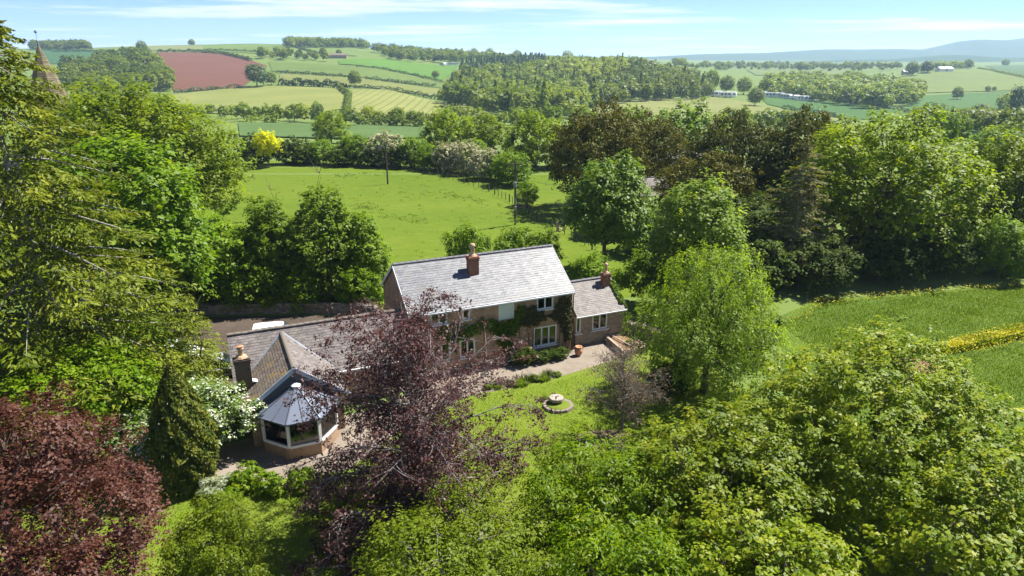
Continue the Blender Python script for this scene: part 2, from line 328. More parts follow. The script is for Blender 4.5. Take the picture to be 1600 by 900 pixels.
def gm(name, c, s1=.01, s2=.08, a=.16):
    c = tuple(q * .56 for q in c)
    return groundmat(name, [tuple(q * (1 - a) for q in c), c, tuple(q * (1 + a) for q in c)], s1, s2)
F = [
 ('dark_green_field', [(372, 193), (505, 195), (660, 199), (668, 217), (520, 218), (375, 214)], gm('winter_wheat', (.11, .19, .045)), 2),
 ('pale_crop_field', [(262, 150), (330, 142), (395, 134), (520, 138), (544, 141), (541, 170), (450, 184), (290, 176)], stripemat('pale_crop_a', (.17, .185, .05), (.11, .13, .038), .35, .05, 1.2), 2),
 ('striped_crop_field', [(551, 141), (610, 141), (690, 161), (736, 168), (720, 186), (560, 187), (545, 172)], stripemat('pale_crop_b', (.18, .19, .056), (.11, .13, .038), -.05, .05, 1.5), 2),
 ('hay_field', [(436, 116), (545, 122), (562, 124), (690, 140), (688, 152), (560, 136), (440, 131)], gm('hay', (.23, .26, .065)), 2.5),
 ('sloping_pasture', [(420, 97), (535, 103), (600, 110), (690, 129), (690, 138), (560, 121), (425, 112)], gm('slope_grass', (.155, .225, .045)), 2.5),
 ('bright_pasture', [(528, 95), (600, 93), (716, 103), (706, 116), (690, 126), (600, 108), (530, 101)], gm('bright_grass', (.125, .26, .03)), 3),
 ('ploughed_field', [(245, 82), (335, 83), (390, 94), (418, 104), (378, 137), (272, 145), (262, 110)], gm('red_soil', (.20, .085, .055), .02, .2, .12), 2.5),
 ('hilltop_pasture', [(300, 77), (345, 68), (440, 67), (452, 79), (400, 84), (345, 81)], gm('hill_grass', (.165, .25, .04)), 3),
 ('pale_hilltop_field', [(175, 73), (240, 68), (320, 68), (318, 78), (235, 80)], gm('pale_grass', (.23, .27, .09)), 3),
 ('upper_pasture', [(442, 78), (465, 71), (556, 75), (558, 88), (470, 86)], gm('upper_grass', (.18, .26, .055)), 3),
 ('blue_green_field', [(55, 76), (200, 79), (215, 88), (170, 97), (60, 100)], gm('far_wheat', (.06, .15, .05)), 3),
 ('pale_valley_field', [(925, 166), (1000, 156), (1110, 152), (1200, 167), (1318, 187), (1290, 194), (1130, 190), (930, 179)], gm('valley_hay', (.255, .28, .08)), 2),
 ('green_valley_field', [(1185, 151), (1300, 160), (1420, 172), (1445, 186), (1330, 187), (1200, 164)], gm('valley_wheat', (.07, .165, .03)), 2),
 ('far_green_field', [(1400, 172), (1440, 150), (1520, 146), (1600, 143), (1640, 190), (1450, 186)], gm('far_green', (.085, .18, .035)), 2),
 ('low_green_field', [(1490, 192), (1650, 190), (1660, 216), (1500, 214)], gm('low_green', (.075, .17, .03)), 2),
 ('golden_hill_field', [(1395, 148), (1425, 128), (1518, 107), (1560, 112), (1640, 122), (1640, 141), (1470, 145)], gm('golden_grass', (.19, .25, .055)), 3),
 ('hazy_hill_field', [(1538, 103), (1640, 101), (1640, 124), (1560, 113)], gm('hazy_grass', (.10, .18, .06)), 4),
 ('small_light_field', [(1165, 109), (1245, 106), (1330, 109), (1320, 117), (1180, 118)], gm('light_grass', (.19, .25, .07)), 4),
]
for nm, poly, m, lift in F: sheet(nm, pix(*poly), m, lift * .25)
# distant hill range, 6 km away
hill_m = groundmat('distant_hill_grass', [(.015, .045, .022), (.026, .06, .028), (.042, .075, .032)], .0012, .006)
prof = [(700, 96), (900, 93), (1030, 88), (1100, 84), (1180, 83), (1250, 79), (1285, 76), (1320, 78), (1375, 76), (1420, 78), (1455, 76), (1475, 68), (1495, 62), (1512, 60), (1530, 62), (1548, 65), (1570, 61), (1600, 57), (1640, 56), (1720, 66), (1800, 72), (1950, 80)]
pu = np.array([q[0] for q in prof], float); pv = np.array([q[1] for q in prof], float)
def ridge(name, y0, depth, pu, pv, foot, n, seed):
    rs = np.random.RandomState(seed); us = np.linspace(pu[0], pu[-1], n); vs = np.interp(us, pu, pv); vs = np.convolve(np.pad(vs, 3, 'edge'), np.ones(7) / 7, 'valid') + rs.randn(n) * .12
    mb = MB(); rowsn = 22
    for k in range(rowsn):
        s = k / (rowsn - 1); y = y0 + (s - .5) * 2 * depth; hgt = math.cos((s - .5) * math.pi) ** .9
        for u, v in zip(us, vs):
            x = (u - 800) / FPX * .965 * y0; zt = _z_of(v, y0)
            mb.v.append((x * (1 + .06 * (s - .5)), y, foot + (zt - foot) * hgt * (1 + .05 * math.sin(x * .006 + s * 9) * (1 - hgt)) + 3 * rs.randn() * (1 - hgt) * hgt * 2))
    mb.f = [(j * n + i, j * n + i + 1, (j + 1) * n + i + 1, (j + 1) * n + i) for j in range(rowsn - 1) for i in range(n - 1)]; mb.r = [.5] * len(mb.f)
    o = mb.build(name, hill_m, smooth=True); o['kind'] = 'structure'; return o
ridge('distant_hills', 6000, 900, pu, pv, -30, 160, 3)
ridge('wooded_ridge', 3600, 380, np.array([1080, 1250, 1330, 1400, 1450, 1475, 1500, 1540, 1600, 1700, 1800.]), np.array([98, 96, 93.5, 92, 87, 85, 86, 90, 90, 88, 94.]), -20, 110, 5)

# ------------------------------------------------------------------ foliage engines (numpy)
def unit(a): return a / (np.linalg.norm(a, axis=-1, keepdims=True) + 1e-9)
def leaves(P, Nn, size, asp, rs, T=None, fold=.12):
    """folded rhombic leaves centred at P facing Nn"""
    n = len(P); Nn = unit(Nn)
    if T is None: T = rs.randn(n, 3)
    T = unit(T - (T * Nn).sum(1, keepdims=True) * Nn); B = np.cross(Nn, T)
    L = size * (.5 + rs.rand(n, 1) ** 1.3); W = L * asp
    return np.stack([P - T * L / 2, P + B * W / 2 + Nn * L * fold - T * L * .08, P + T * L / 2, P - B * W / 2 + Nn * L * fold - T * L * .08], 1)
def lobes(rs, rx, ry, rz, cz, n, lr):
    i = np.arange(n) + .5; ph = np.arccos(1 - 1.7 * i / n); th = math.pi * (1 + 5 ** .5) * i + rs.rand() * 6
    d = np.c_[np.cos(th) * np.sin(ph), np.sin(th) * np.sin(ph), np.cos(ph)]
    c = d * np.array([rx, ry, rz]) * (1 - lr) * (.85 + .3 * rs.rand(n, 1)); c[:, 2] += cz
    r = lr * (rx + ry + rz) / 3 * (.75 + .5 * rs.rand(n))
    c = np.vstack([c, [[0, 0, cz]]]); r = np.append(r, .55 * min(rx, ry, rz))
    return c, r
def clusters(rs, c, r, n, low=-.55, inner=.15):
    out, dirs = [], []
    while sum(map(len, out)) < n:
        k = rs.choice(len(r), n, p=r ** 2 / (r ** 2).sum()); d = unit(rs.randn(n, 3)); ok = d[:, 2] > low + .5 * rs.rand(n) - .25
        q = d * 5.5 + c[k] * 3.1; bumpy = np.sin(q[:, 0:1] + 1.3 * np.sin(q[:, 1:2])) * np.sin(q[:, 1:2] + 1.1 * np.sin(q[:, 2:3])) * np.sin(q[:, 2:3] + 1.7)
        p = c[k] + d * r[k][:, None] * (1.0 + .42 * bumpy - inner * rs.rand(n, 1) ** 2 + .1 * rs.randn(n, 1) + .45 * (rs.rand(n, 1) > .9) * rs.rand(n, 1))
        for j in range(len(r)): ok &= (np.linalg.norm(p - c[j], axis=1) > .78 * r[j]) | (k == j)
        out.append(p[ok]); dirs.append(d[ok])
    return np.vstack(out)[:n], np.vstack(dirs)[:n]
def puff(rs, C, D, per, cr, size, asp, up=1.15, rand=.65, out=.7, flat=.75):
    n = len(C) * per; k = np.repeat(np.arange(len(C)), per)
    o = unit(rs.randn(n, 3)) * rs.rand(n, 1) ** .45; sc = cr * (.6 + .8 * rs.rand(len(C)))[k][:, None]
    P = C[k] + o * sc * np.array([1, 1, flat]); N = out * D[k] + .6 * o + rand * unit(rs.randn(n, 3)) + np.array([0, 0, up])
    rn = .5 * rs.rand(len(C))[k] + .5 * rs.rand(n)
    return leaves(P, N, size, asp, rs), rn
def strands(rs, C, D, per, length, size, asp):
    n = len(C) * per; k = np.repeat(np.arange(len(C)), per); s = np.tile(np.linspace(0, 1, per), len(C))[:, None]
    Ls = length * (.4 + .9 * rs.rand(len(C)))[k][:, None]; hor = D[k] * np.array([1, 1, 0])
    P = C[k] + hor * Ls * .35 * s - np.array([0, 0, 1]) * Ls * s ** 1.4 + .11 * rs.randn(n, 3)
    N = hor + .5 * unit(rs.randn(n, 3)) + np.array([0, 0, .95]); T = np.array([0, 0, -1.]) + .5 * rs.randn(n, 3)
    return leaves(P, N, size, asp, rs, T), .4 * rs.rand(len(C))[k] + .6 * rs.rand(n)
def conifer(rs, h, r, zb, nb, per, size, asp=.34, droop=.28, width=.32, power=.85, hang=.18, rag=.25):
    z = zb + (h - zb) * (np.sort(rs.rand(nb)) ** 1.15); th = np.arange(nb) * 2.39996 + rs.rand(nb) * .9
    L = r * np.clip(1 - (z - zb * .6) / (h - zb * .6), 0.02, 1) ** power * (1 - rag + 2 * rag * rs.rand(nb)) + .15
    wts = L / L.sum(); cnt = np.maximum(6, (wts * nb * per).astype(int)); k = np.repeat(np.arange(nb), cnt); n = len(k)
    s = .12 + .88 * rs.rand(n) ** .7; lat = rs.uniform(-1, 1, n) * (width * L[k] * (1.08 - s) ** .7 + .08)
    er = np.c_[np.cos(th), np.sin(th), 0 * th][k]; et = np.c_[-np.sin(th), np.cos(th), 0 * th][k]
    zz = z[k] - droop * L[k] * s ** 1.6 + .16 * L[k] * np.maximum(0, s - .7) - hang * np.abs(lat) * 1.3 - hang * rs.rand(n) ** 2
    P = er * (L[k] * s)[:, None] + et * lat[:, None]; P[:, 2] = zz
    T = er * .9 + et * (np.sign(lat) * .8)[:, None] + np.array([0, 0, -.35]) + .35 * rs.randn(n, 3)
    N = np.array([0, 0, 1.0]) + .45 * er + .55 * rs.randn(n, 3)
    br = [(th[i], z[i], L[i]) for i in range(nb)]
    return leaves(P, N, size, asp, rs, T, .06), .45 * rs.rand(nb)[k] + .55 * rs.rand(n), br, droop
def wood_mesh(rs, h, rad, targets, twigs, mat, lean=(0, 0), forks=None, top=None, name='trunk'):
    """tapered trunk, limbs to the lobe centres, thin twigs to leaf clusters"""
    mb = MB(); top = top or h * .8
    tr = [(lean[0] * (s ** 1.5) + .05 * rs.randn() * s, lean[1] * (s ** 1.5) + .05 * rs.randn() * s, -.25 + (top + .25) * s) for s in np.linspace(0, 1, 8)]
    mb.tube(tr, [rad * (1.35 if i == 0 else 1 - .82 * i / 7) for i in range(8)], 8)
    TR = np.array(tr)
    for t in targets:
        t = np.array(t); hz = min(max(.25 * h, t[2] - .9 * np.hypot(t[0], t[1]) - .1 * h), top * .95); b = np.array([np.interp(hz, TR[:, 2], TR[:, j]) for j in range(3)])
        m1 = b + (t - b) * .4 + np.array([0, 0, -.06 * np.linalg.norm(t - b)]) + .12 * rs.randn(3); m2 = b + (t - b) * .75 + .12 * rs.randn(3)
        rr = rad * np.clip(.55 * (1 - hz / (1.2 * h)), .12, .6); mb.tube([b, m1, m2, t], [rr, rr * .72, rr * .45, rr * .18], 5, False)
    if len(twigs):
        T0 = np.array(targets) if len(targets) else TR[3:]
        for q in twigs:
            j = np.argmin(((T0 - q) ** 2).sum(1)); a = T0[j] * .8 + .2 * np.array([0, 0, T0[j][2] * .8]); m = (a + q) / 2 + .08 * rs.randn(3) * np.linalg.norm(q - a)
            w = rad * .075 + .006; mb.tube([a, m, q], [w, w * .7, w * .25], 3, False)
    return mb.mesh(name, mat, True)
bark = plain('bark', (.105, .085, .065), .95, .15, nscale=4, namt=.4, bumps=.03)
bark_grey = plain('grey_bark', (.27, .25, .225), .9, .2, nscale=5, namt=.3, bumps=.02)
bark_red = plain('yew_bark', (.16, .09, .06), .95, .1, nscale=4, namt=.3)

def broad(seed, h, r, mat, ncl, per, cr, size, asp=.62, nl=12, lr=.42, cb=.22, rz=None, cz=None, ry=None, bk=None, twig=60, trad=None, mode='puff', low=-.55, up=1.2, lean=(0, 0), strand=1.3, rand=.65, cone=0.0):
    """mesh data of a broad-leaved tree or shrub: (trunk, crown); cb = bare trunk fraction"""
    rs = np.random.RandomState(seed); rz = rz or h * (1 - cb) / 2; cz = cz or h - rz; ry = ry or r
    c, lrad = lobes(rs, r, ry, rz, cz, nl, lr)
    if cone: c[:, :2] *= (1 + cone * (.45 - c[:, 2:3] / h)); lrad = lrad * np.clip(1 + .8 * cone * (.45 - c[:, 2] / h), .35, 1.5)
    c[:, 0] += lean[0] * (c[:, 2] / h) ** 1.5; c[:, 1] += lean[1] * (c[:, 2] / h) ** 1.5
    C, D = clusters(rs, c, lrad, ncl, low); C[:, 2] = np.maximum(C[:, 2], max(0, .12 * h * cb) + .15 + .04 * h * rs.rand(len(C)))
    if mode == 'strand': V, rn = strands(rs, C, D, per, strand, size, asp)
    else: V, rn = puff(rs, C, D, per, cr, size, asp, up, rand)
    V[:, :, 2] = np.maximum(V[:, :, 2], .03)
    tw = C[rs.choice(len(C), min(twig, len(C)), False)]
    return (wood_mesh(rs, h, trad or h * .022, c[:-1], tw, bk or bark, lean), quad_mesh('crown', V, rn, mat))
def plant_tree(name, data, label, cat, loc, rz=0.0, scale=1.0, group=None):
    t = thing(name, label, cat, loc, rz, group)
    if scale != 1.0: t.scale = scale if hasattr(scale, '__len__') else (scale,) * 3
    link('trunk', data[0], t); link('crown', data[1], t)
    return t

# ------------------------------------------------------------------ the cottage and its wings
AZ = 0.42; EX, EY = math.cos(AZ), math.sin(AZ)
brick = brickmat('house_brick', (.31, .205, .125), (.39, .27, .175), (.35, .29, .22))
stone = brickmat('rubble_stone', (.25, .20, .155), (.35, .295, .23), (.26, .225, .18), .30, .12)
chim_brick = brickmat('chimney_brick', (.26, .105, .06), (.32, .14, .08), (.22, .17, .13))
old_brick = brickmat('weathered_brick', (.10, .078, .062), (.15, .11, .085), (.12, .1, .085))
slate_blue = slatemat('blue_slate', [(.09, .094, .105), (.13, .135, .147), (.165, .17, .182), (.112, .116, .125)], (.14, .135, .122), rough=.5, spec=.4)
slate_old = slatemat('old_slate', [(.095, .08, .074), (.142, .121, .112), (.188, .165, .155), (.116, .098, .09)], (.15, .135, .11), .6, .3)
slate_mossy = slatemat('mossy_slate', [(.115, .096, .08), (.15, .125, .102), (.185, .152, .125)], (.235, .165, .06), .75, .25)
ridge_m = plain('ridge_tile_clay', (.115, .115, .125), .7, .3, nscale=4, namt=.3)
ridge_tan = plain('ridge_tile_mossy', (.14, .122, .10), .85, .2, nscale=4, namt=.35)
white = plain('white_paint', (.7, .7, .69), .45, .4)
mint = plain('pale_painted_boards', (.55, .62, .58), .5, .4)
greyblue = plain('blue_grey_fascia', (.42, .48, .56), .45, .4)
darkgrey = plain('dark_grey_cladding', (.10, .115, .145), .45, .5)
lead = plain('lead_sheet', (.16, .18, .21), .45, .5, nscale=3)
gutter_m = plain('gutter_plastic', (.62, .63, .63), .4, .4)
black_pipe = plain('black_pipe', (.03, .03, .03), .5, .4)
pot_m = plain('buff_clay_pot', (.40, .27, .165), .8, .2, nscale=6)
terracotta = plain('terracotta', (.42, .21, .115), .8, .2, nscale=5)
linen = plain('linen_curtain', (.55, .52, .46), .9, .1)
inside = plain('room_plaster', (.22, .2, .18), .9, .1)
glass = glassmat('window_glass', (.5, .53, .52)); cons_glass = glassmat('conservatory_glass', (.93, .95, .95))

def wall(mb, x0, x1, z0, z1, ops, th, y=0.0):
    """front wall in the plane y, with real openings (x0, x1, z0, z1)"""
    xs = sorted({x0, x1, *[q for o in ops for q in o[:2]]}); zs = sorted({z0, z1, *[q for o in ops for q in o[2:4]]})
    for a, b in zip(xs, xs[1:]):
        for c, d in zip(zs, zs[1:]):
            if any(o[0] - 1e-6 <= a and b <= o[1] + 1e-6 and o[2] - 1e-6 <= c and d <= o[3] + 1e-6 for o in ops): continue
            mb.add([(a, y, c), (b, y, c), (b, y, d), (a, y, d)], [(0, 1, 2, 3)]); mb.add([(a, y + th, c), (b, y + th, c), (b, y + th, d), (a, y + th, d)], [(3, 2, 1, 0)])
    for a, b, c, d in ops:
        for p, q in (((a, c), (b, c)), ((b, c), (b, d)), ((b, d), (a, d)), ((a, d), (a, c))):
            mb.add([(p[0], y, p[1]), (q[0], y, q[1]), (q[0], y + th, q[1]), (p[0], y + th, p[1])], [(3, 2, 1, 0)])
def window(parent, x0, x1, z0, z1, y, lights=2, arch=0.0, trans=False):
    fw, fd = .075, .07; yc = y + .05
    m = MB(); m.box(((x0 + x1) / 2, yc, z0 + fw / 2), (x1 - x0, fd, fw)); m.box(((x0 + x1) / 2, yc, z1 - fw / 2), (x1 - x0, fd, fw))
    for x in (x0 + fw / 2, x1 - fw / 2): m.box((x, yc, (z0 + z1) / 2), (fw, fd, z1 - z0 - 2 * fw))
    if arch:
        n = 10; top = [(x0 + (x1 - x0) * i / n, z1 - .012 + arch * (1 - (2 * i / n - 1) ** 2)) for i in range(n + 1)]
        m.slab([(x, yc - fd / 2 - .006, z) for x, z in top] + [(x1, yc - fd / 2 - .006, z1 - .03), (x0, yc - fd / 2 - .006, z1 - .03)][:2], (0, fd, 0))
    w = m.build('window', white, parent)
    sm = MB().box(((x0 + x1) / 2, y - .03, z0 - .035), (x1 - x0 + .16, .2, .06)); sm.build('sill', white, w)
    step = (x1 - x0 - 2 * fw) / lights
    for i in range(lights):
        a, b = x0 + fw + i * step, x0 + fw + (i + 1) * step
        s = MB()                                                      # opening casement
        for x in (a + .03, b - .03): s.box((x, yc - .012, (z0 + z1) / 2), (.052, fd * .8, z1 - z0 - 2 * fw - .01))
        for z in (z0 + fw + .028, z1 - fw - .028): s.box(((a + b) / 2, yc - .012, z), (b - a - .112, fd * .8, .05))
        s.build('casement', white, w)
        MB().box(((a + b) / 2, yc + .01, (z0 + z1) / 2), (b - a - .09, .008, z1 - z0 - 2 * fw - .08)).build('pane', glass, w)
    for s in (-1, 1):
        cw = (x1 - x0) * .13; MB().box(((x0 + x1) / 2 + s * ((x1 - x0) / 2 - fw - cw / 2), y + .3, (z0 + z1) / 2), (cw, .05, z1 - z0 - .1)).build('curtain', linen, w)
    return w
def slates(o, xd, ud, nrm, width, length, gauge, sw, mat, parent, rs, clip=None, name='slates'):
    """real overlapping slates on one roof slope, joined"""
    o, xd, ud, nrm = map(np.array, (o, xd, ud, nrm)); V = []; R = []
    nrow = int(math.ceil(length / gauge))
    for r in range(nrow):
        s0 = r * gauge; s1 = min(length, s0 + gauge * 1.25); x = -(.5 * sw if r % 2 else 0) ; 
        while x < width:
            a, b = max(0, x), min(width, x + sw); x += sw
            if b - a < .03 or (clip and not clip((a + b) / 2, s0 + .5 * gauge)): continue
            t = .016 + .012 * rs.rand(); g = .004; j = .012 * rs.randn()
            p = lambda xx, ss, hh: o + xd * xx + ud * ss + nrm * hh
            A, B, C_, D_ = p(a + g, s0 + j, t), p(b - g, s0 + j, t), p(b - g, s1, .004), p(a + g, s1, .004)
            V.append([A, B, C_, D_]); V.append([p(a + g, s0 + j, 0), p(b - g, s0 + j, 0), B, A]); k = rs.rand(); R += [k, k]
    ob = link(name, quad_mesh(name, np.array(V), R, mat), parent); ob['kind'] = 'stuff'; return ob
def gable_roof(parent, L, D, he, hr, mat, x0=0.0, oh=.22, ohg=.12, gauge=.2, sw=.3, seed=1, rmat=None, deck=None, ohl=None, ohr=None, clip=None, tile=.45, y0=0.0, backslates=True):
    """roof along local x: deck, slates on both slopes, ridge tiles, gutters, white barge boards"""
    rs = np.random.RandomState(seed); half = D / 2; sl = math.hypot(half, hr - he); ux, uz = half / sl, (hr - he) / sl
    ohl = ohg if ohl is None else ohl; ohr = ohg if ohr is None else ohr
    xa, xb = x0 - ohl, x0 + L + ohr; deck_m = MB()
    deck_m.slab([(xa, y0 - oh * ux, he - oh * uz), (xb, y0 - oh * ux, he - oh * uz), (xb, y0 + half, hr), (xa, y0 + half, hr)], (0, .05 * uz, -.05))
    deck_m.slab([(xa, y0 + D + oh * ux, he - oh * uz), (xa, y0 + half + .001, hr), (xb, y0 + half + .001, hr), (xb, y0 + D + oh * ux, he - oh * uz)], (0, -.05 * uz, -.05))
    roof = deck_m.build('roof', deck or lead, parent)
    slates((xa, y0 - oh * ux, he - oh * uz + .004), (1, 0, 0), (0, ux, uz), (0, -uz, ux), xb - xa, sl + oh, gauge, sw, mat, roof, rs, clip)
    if backslates: slates((xb, y0 + D + oh * ux, he - oh * uz + .004), (-1, 0, 0), (0, -ux, uz), (0, uz, ux), xb - xa, sl + oh, gauge * 1.5, sw * 1.5, mat, roof, rs)
    n = int((xb - xa) / tile); rt = (xb - xa) / n
    pr = []
    for k in range(7):
        t = math.pi * (k / 6); pr.append((math.cos(t) * .15, math.sin(t) * .085 - .02))
    m = MB(); vs = [(-rt / 2 + .006, a, b) for a, b in pr] + [(rt / 2 - .006, a, b) for a, b in pr]
    m.add(vs, [(k + 1, k, 7 + k, 8 + k) for k in range(6)] + [tuple(range(7)), tuple(range(13, 6, -1))]); m.box((rt / 2 - .03, 0, .075), (.05, .1, .02))
    rme = m.mesh('ridge_tile', rmat or ridge_m)
    for i in range(n): link('ridge_tile', rme, roof, (xa + (i + .5) * rt, y0 + half, hr + .03 + .006 * rs.randn()))
    return roof
def chimney(parent, x, y, z0, z1, w, d, mat, pot=.55, potm=None, rings=True, potr=.13):
    m = MB(); m.box((x, y, (z0 + z1) / 2), (w, d, z1 - z0)); m.box((x, y, z1 - .22), (w + .07, d + .07, .07)); m.box((x, y, z1 - .08), (w + .12, d + .12, .1)); m.box((x, y, z1 + .012), (w + .04, d + .04, .08))
    c = m.build('chimney', mat, parent)
    MB().lathe([(w * .42, z1 + .05), (w * .33, z1 + .16), (potr + .04, z1 + .2)], 12, (x, y, 0)).build('flaunching', pot_m, c)
    MB().lathe([(potr + .03, z1 + .12), (potr, z1 + .2), (potr * .92, z1 + pot * .75), (potr * 1.25, z1 + pot * .8), (potr * 1.3, z1 + pot * .9), (potr * 1.0, z1 + pot * .93), (potr * 1.02, z1 + pot)], 14, (x, y, 0)).build('chimney_pot', potm or pot_m, c, True)
    return c

# --- main house: 12.4 m long, front wall toward the garden
AX, AY = 4.51, 48.59; HL, HD, HE, HR = 12.4, 7.3, 5.0, 7.45
house = thing('cottage', 'two storey brick cottage with long pale grey slate roof and white windows', 'house', (AX - EX * HL, AY - EY * HL, 0), AZ)
ops = [(1.36, 2.61, 3.87, 4.86), (3.67, 4.27, 3.92, 4.86), (6.42, 7.61, 3.46, 4.88), (9.44, 10.83, 3.74, 4.86), (9.21, 11.17, .84, 2.42), (3.42, 4.62, 1.04, 2.42), (1.45, 2.75, 1.06, 2.42)]
m = MB(); wall(m, 0, HL, -.1, HE, ops, .3); m.build('front_wall', brick, house)
def gable_wall(x, D, he, hr, th, y0=0.0, zb=-.1): return MB().slab([(x, y0, zb), (x, y0, he - .02), (x, y0 + D / 2, hr - .06), (x, y0 + D, he - .02), (x, y0 + D, zb)], (th, 0, 0))
gable_wall(.003, HD, HE, HR, .3, .3).build('gable_wall', brick, house); gable_wall(HL - .303, HD, HE, HR, .3, .3).build('gable_wall', brick, house)
MB().box((HL / 2, HD - .15, HE / 2 - .05), (HL - .62, .3, HE + .08)).build('back_wall', brick, house)
MB().box((HL / 2, HD / 2 + .1, 2.75), (HL - .7, HD - .9, .12)).build('upper_floor', inside, house)
roof = gable_roof(house, HL, HD, HE, HR, slate_blue, seed=2, gauge=.21, sw=.34, ohl=.16, ohr=.1)
for a in ops[:2] + ops[3:4]: window(house, *a, .04, 2 if a[1] - a[0] > .9 else 1)
window(house, *ops[4], .04, 3, arch=.13); window(house, *ops[5], .04, 2, arch=.09); window(house, *ops[6], .04, 2, arch=.09)
d = MB().box((7.015, .06, 4.17), (1.19, .06, 1.42)).build('loft_door', mint, house); tag(d, 'pale painted boarded loft door under the eaves')
for i in range(7): MB().box((6.42 + .17 * (i + .5), .02, 4.17), (.155, .025, 1.38)).build('board', mint, d)
for x in (6.45, 7.58): MB().box((x, .0, 4.17), (.06, .06, 1.42)).build('jamb', white, d)
MB().box((HL / 2, -.235, HE - .21), (HL + .2, .11, .1)).build('gutter', gutter_m, house); MB().box((HL / 2, -.10, HE - .12), (HL, .16, .1)).build('fascia', white, house)
MB().tube([(HL + .05, -.2, HE - .25), (HL + .05, -.06, HE - .5), (HL + .05, -.06, .05)], .04, 6).build('downpipe', black_pipe, house)
for sgn in (0, 1):
    y0_, y1_ = (-.2, HD / 2) if not sgn else (HD + .2, HD / 2)
    MB().beam((-.19, y0_, HE - .26), (-.19, y1_, HR - .1), .035, .2).build('bargeboard', white, house)
chimney(house, 5.4, 2.35, 5.6, 7.72, .74, .6, chim_brick, .95, pot_m, potr=.16)
# --- low annex at the right
annex = thing('annex', 'low rubble stone annex with weathered grey slate roof at the right end of the cottage', 'annex', (8.89 - EX * 4.38, 51.24 - EY * 4.38, 0), AZ)
aop = [(1.47, 2.87, 1.07, 2.42), (.02, .5, 1.03, 2.4)]
m = MB(); wall(m, 0, 4.38, -.1, 2.62, aop, .3); m.build('front_wall', stone, annex)
gable_wall(4.08, 5.1, 2.62, 4.42, .3, .3).build('gable_wall', stone, annex); MB().box((2.19, 4.95, 1.25), (4.3, .3, 2.7)).build('back_wall', stone, annex)
gable_roof(annex, 4.38, 5.1, 2.62, 4.42, slate_old, seed=4, gauge=.17, sw=.24, ohl=-.02, ohr=.14)
window(annex, *aop[0], .04, 2); window(annex, *aop[1], .04, 1)
MB().box((2.2, -.24, 2.44), (4.5, .1, .09)).build('gutter', gutter_m, annex)
chimney(annex, 3.75, 2.0, 3.7, 4.9, .62, .5, chim_brick, .85, pot_m, potr=.12)
# --- single-storey wing at the left, with a cross gable
BX, BY = -6.3, 42.4; BL, BD, BE, BR = 11.4, 5.0, 2.5, 4.9
wing = thing('single_storey_wing', 'single storey brick wing with old mottled slate roof and cross gable', 'wing', (BX - EX * BL, BY - EY * BL, 0), AZ)
# cross gable axis in wing coordinates
cgx, cgy = -12.5 - (BX - EX * BL), 36.0 - (BY - EY * BL); CX = cgx * EX + cgy * EY; CY = -cgx * EY + cgy * EX
wop = [(8.6, 9.7, 1.0, 2.1)]
m = MB(); wall(m, CX + 2.62, BL - .03, -.1, BE, wop, .28); m.build('front_wall', brick, wing); window(wing, *wop[0], .04, 2)
gable_wall(0, BD, BE, BR, .28).build('gable_wall', brick, wing); gable_wall(BL - .31, BD, BE, BR, .28, .28).build('gable_wall', brick, wing)
MB().box((BL / 2, BD - .14, 1.2), (BL - .64, .28, 2.6)).build('back_wall', brick, wing)
gable_roof(wing, BL, BD, BE, BR, slate_old, seed=6, gauge=.19, sw=.26, ohl=.1, ohr=-.03, tile=.42, rmat=ridge_tan)
MB().box((CX + 2.7 + (BL - CX - 2.7) / 2, -.24, BE - .2), (BL - CX - 2.8, .1, .09)).build('gutter', gutter_m, wing)
# cross gable: ridge along local y, from CY back into the main slope
GW, GE, GR = 2.9, 2.5, 4.62
def yroof(ridge_z): return (ridge_z - BE) / ((BR - BE) / (BD / 2))
yb = yroof(GR); ye = yroof(GE + .02); sl = math.hypot(GW, GR - GE); uxx, uzz = GW / sl, (GR - GE) / sl
rs = np.random.RandomState(8); fy = CY - .28
for sgn, mt in ((-1, slate_mossy), (1, slate_old)):
    dk = MB().slab([(CX + sgn * (GW + .05), fy, GE - .04), (CX, fy, GR), (CX, yb + .12, GR), (CX + sgn * (GW + .05), ye + .1, GE - .04)][::sgn], (0, 0, -.05)); rf = dk.build('cross_roof', lead, wing)
    Lr = yb - fy + .1
    clip = lambda xx, ss, s=sgn: (xx if s > 0 else Lr - xx) < (ye - fy) + (yb - ye) * ss / sl + .1
    if sgn > 0: slates((CX + GW + .05, fy, GE - .036 + .004), (0, 1, 0), (-uxx, 0, uzz), (uzz, 0, uxx), Lr, sl + .05, .19, .26, mt, rf, rs, clip)
    else: slates((CX - GW - .05, fy + Lr, GE - .036 + .004), (0, -1, 0), (uxx, 0, uzz), (-uzz, 0, uxx), Lr, sl + .05, .19, .26, mt, rf, rs, clip)
    # barge board and lead valley
    MB().beam((CX + sgn * (GW + .1), fy - .03, GE - .15), (CX - sgn * .02, fy - .03, GR - .06), .05, .24).build('bargeboard', greyblue, rf)
    MB().beam((CX + sgn * (GW - .1), ye + .02, GE + .08), (CX, yb, GR + .07), .16, .03).build('valley_lead', lead, rf)
n = int((yb - fy) / .42); tm = MB(); pr = [(math.cos(math.pi * k / 6) * .14, math.sin(math.pi * k / 6) * .085 - .02) for k in range(7)]; rt = (yb - fy) / n
tm.add([(a, -rt / 2 + .006, b) for a, b in pr] + [(a, rt / 2 - .006, b) for a, b in pr], [(k, k + 1, 8 + k, 7 + k) for k in range(6)] + [tuple(range(6, -1, -1)), tuple(range(7, 14))]); rme = tm.mesh('ridge_tile', ridge_tan)
for i in range(n): link('ridge_tile', rme, rf, (CX, fy + (i + .5) * rt, GR + .03))
HW = 2.6                                                              # brick flanks and gable of the cross wing
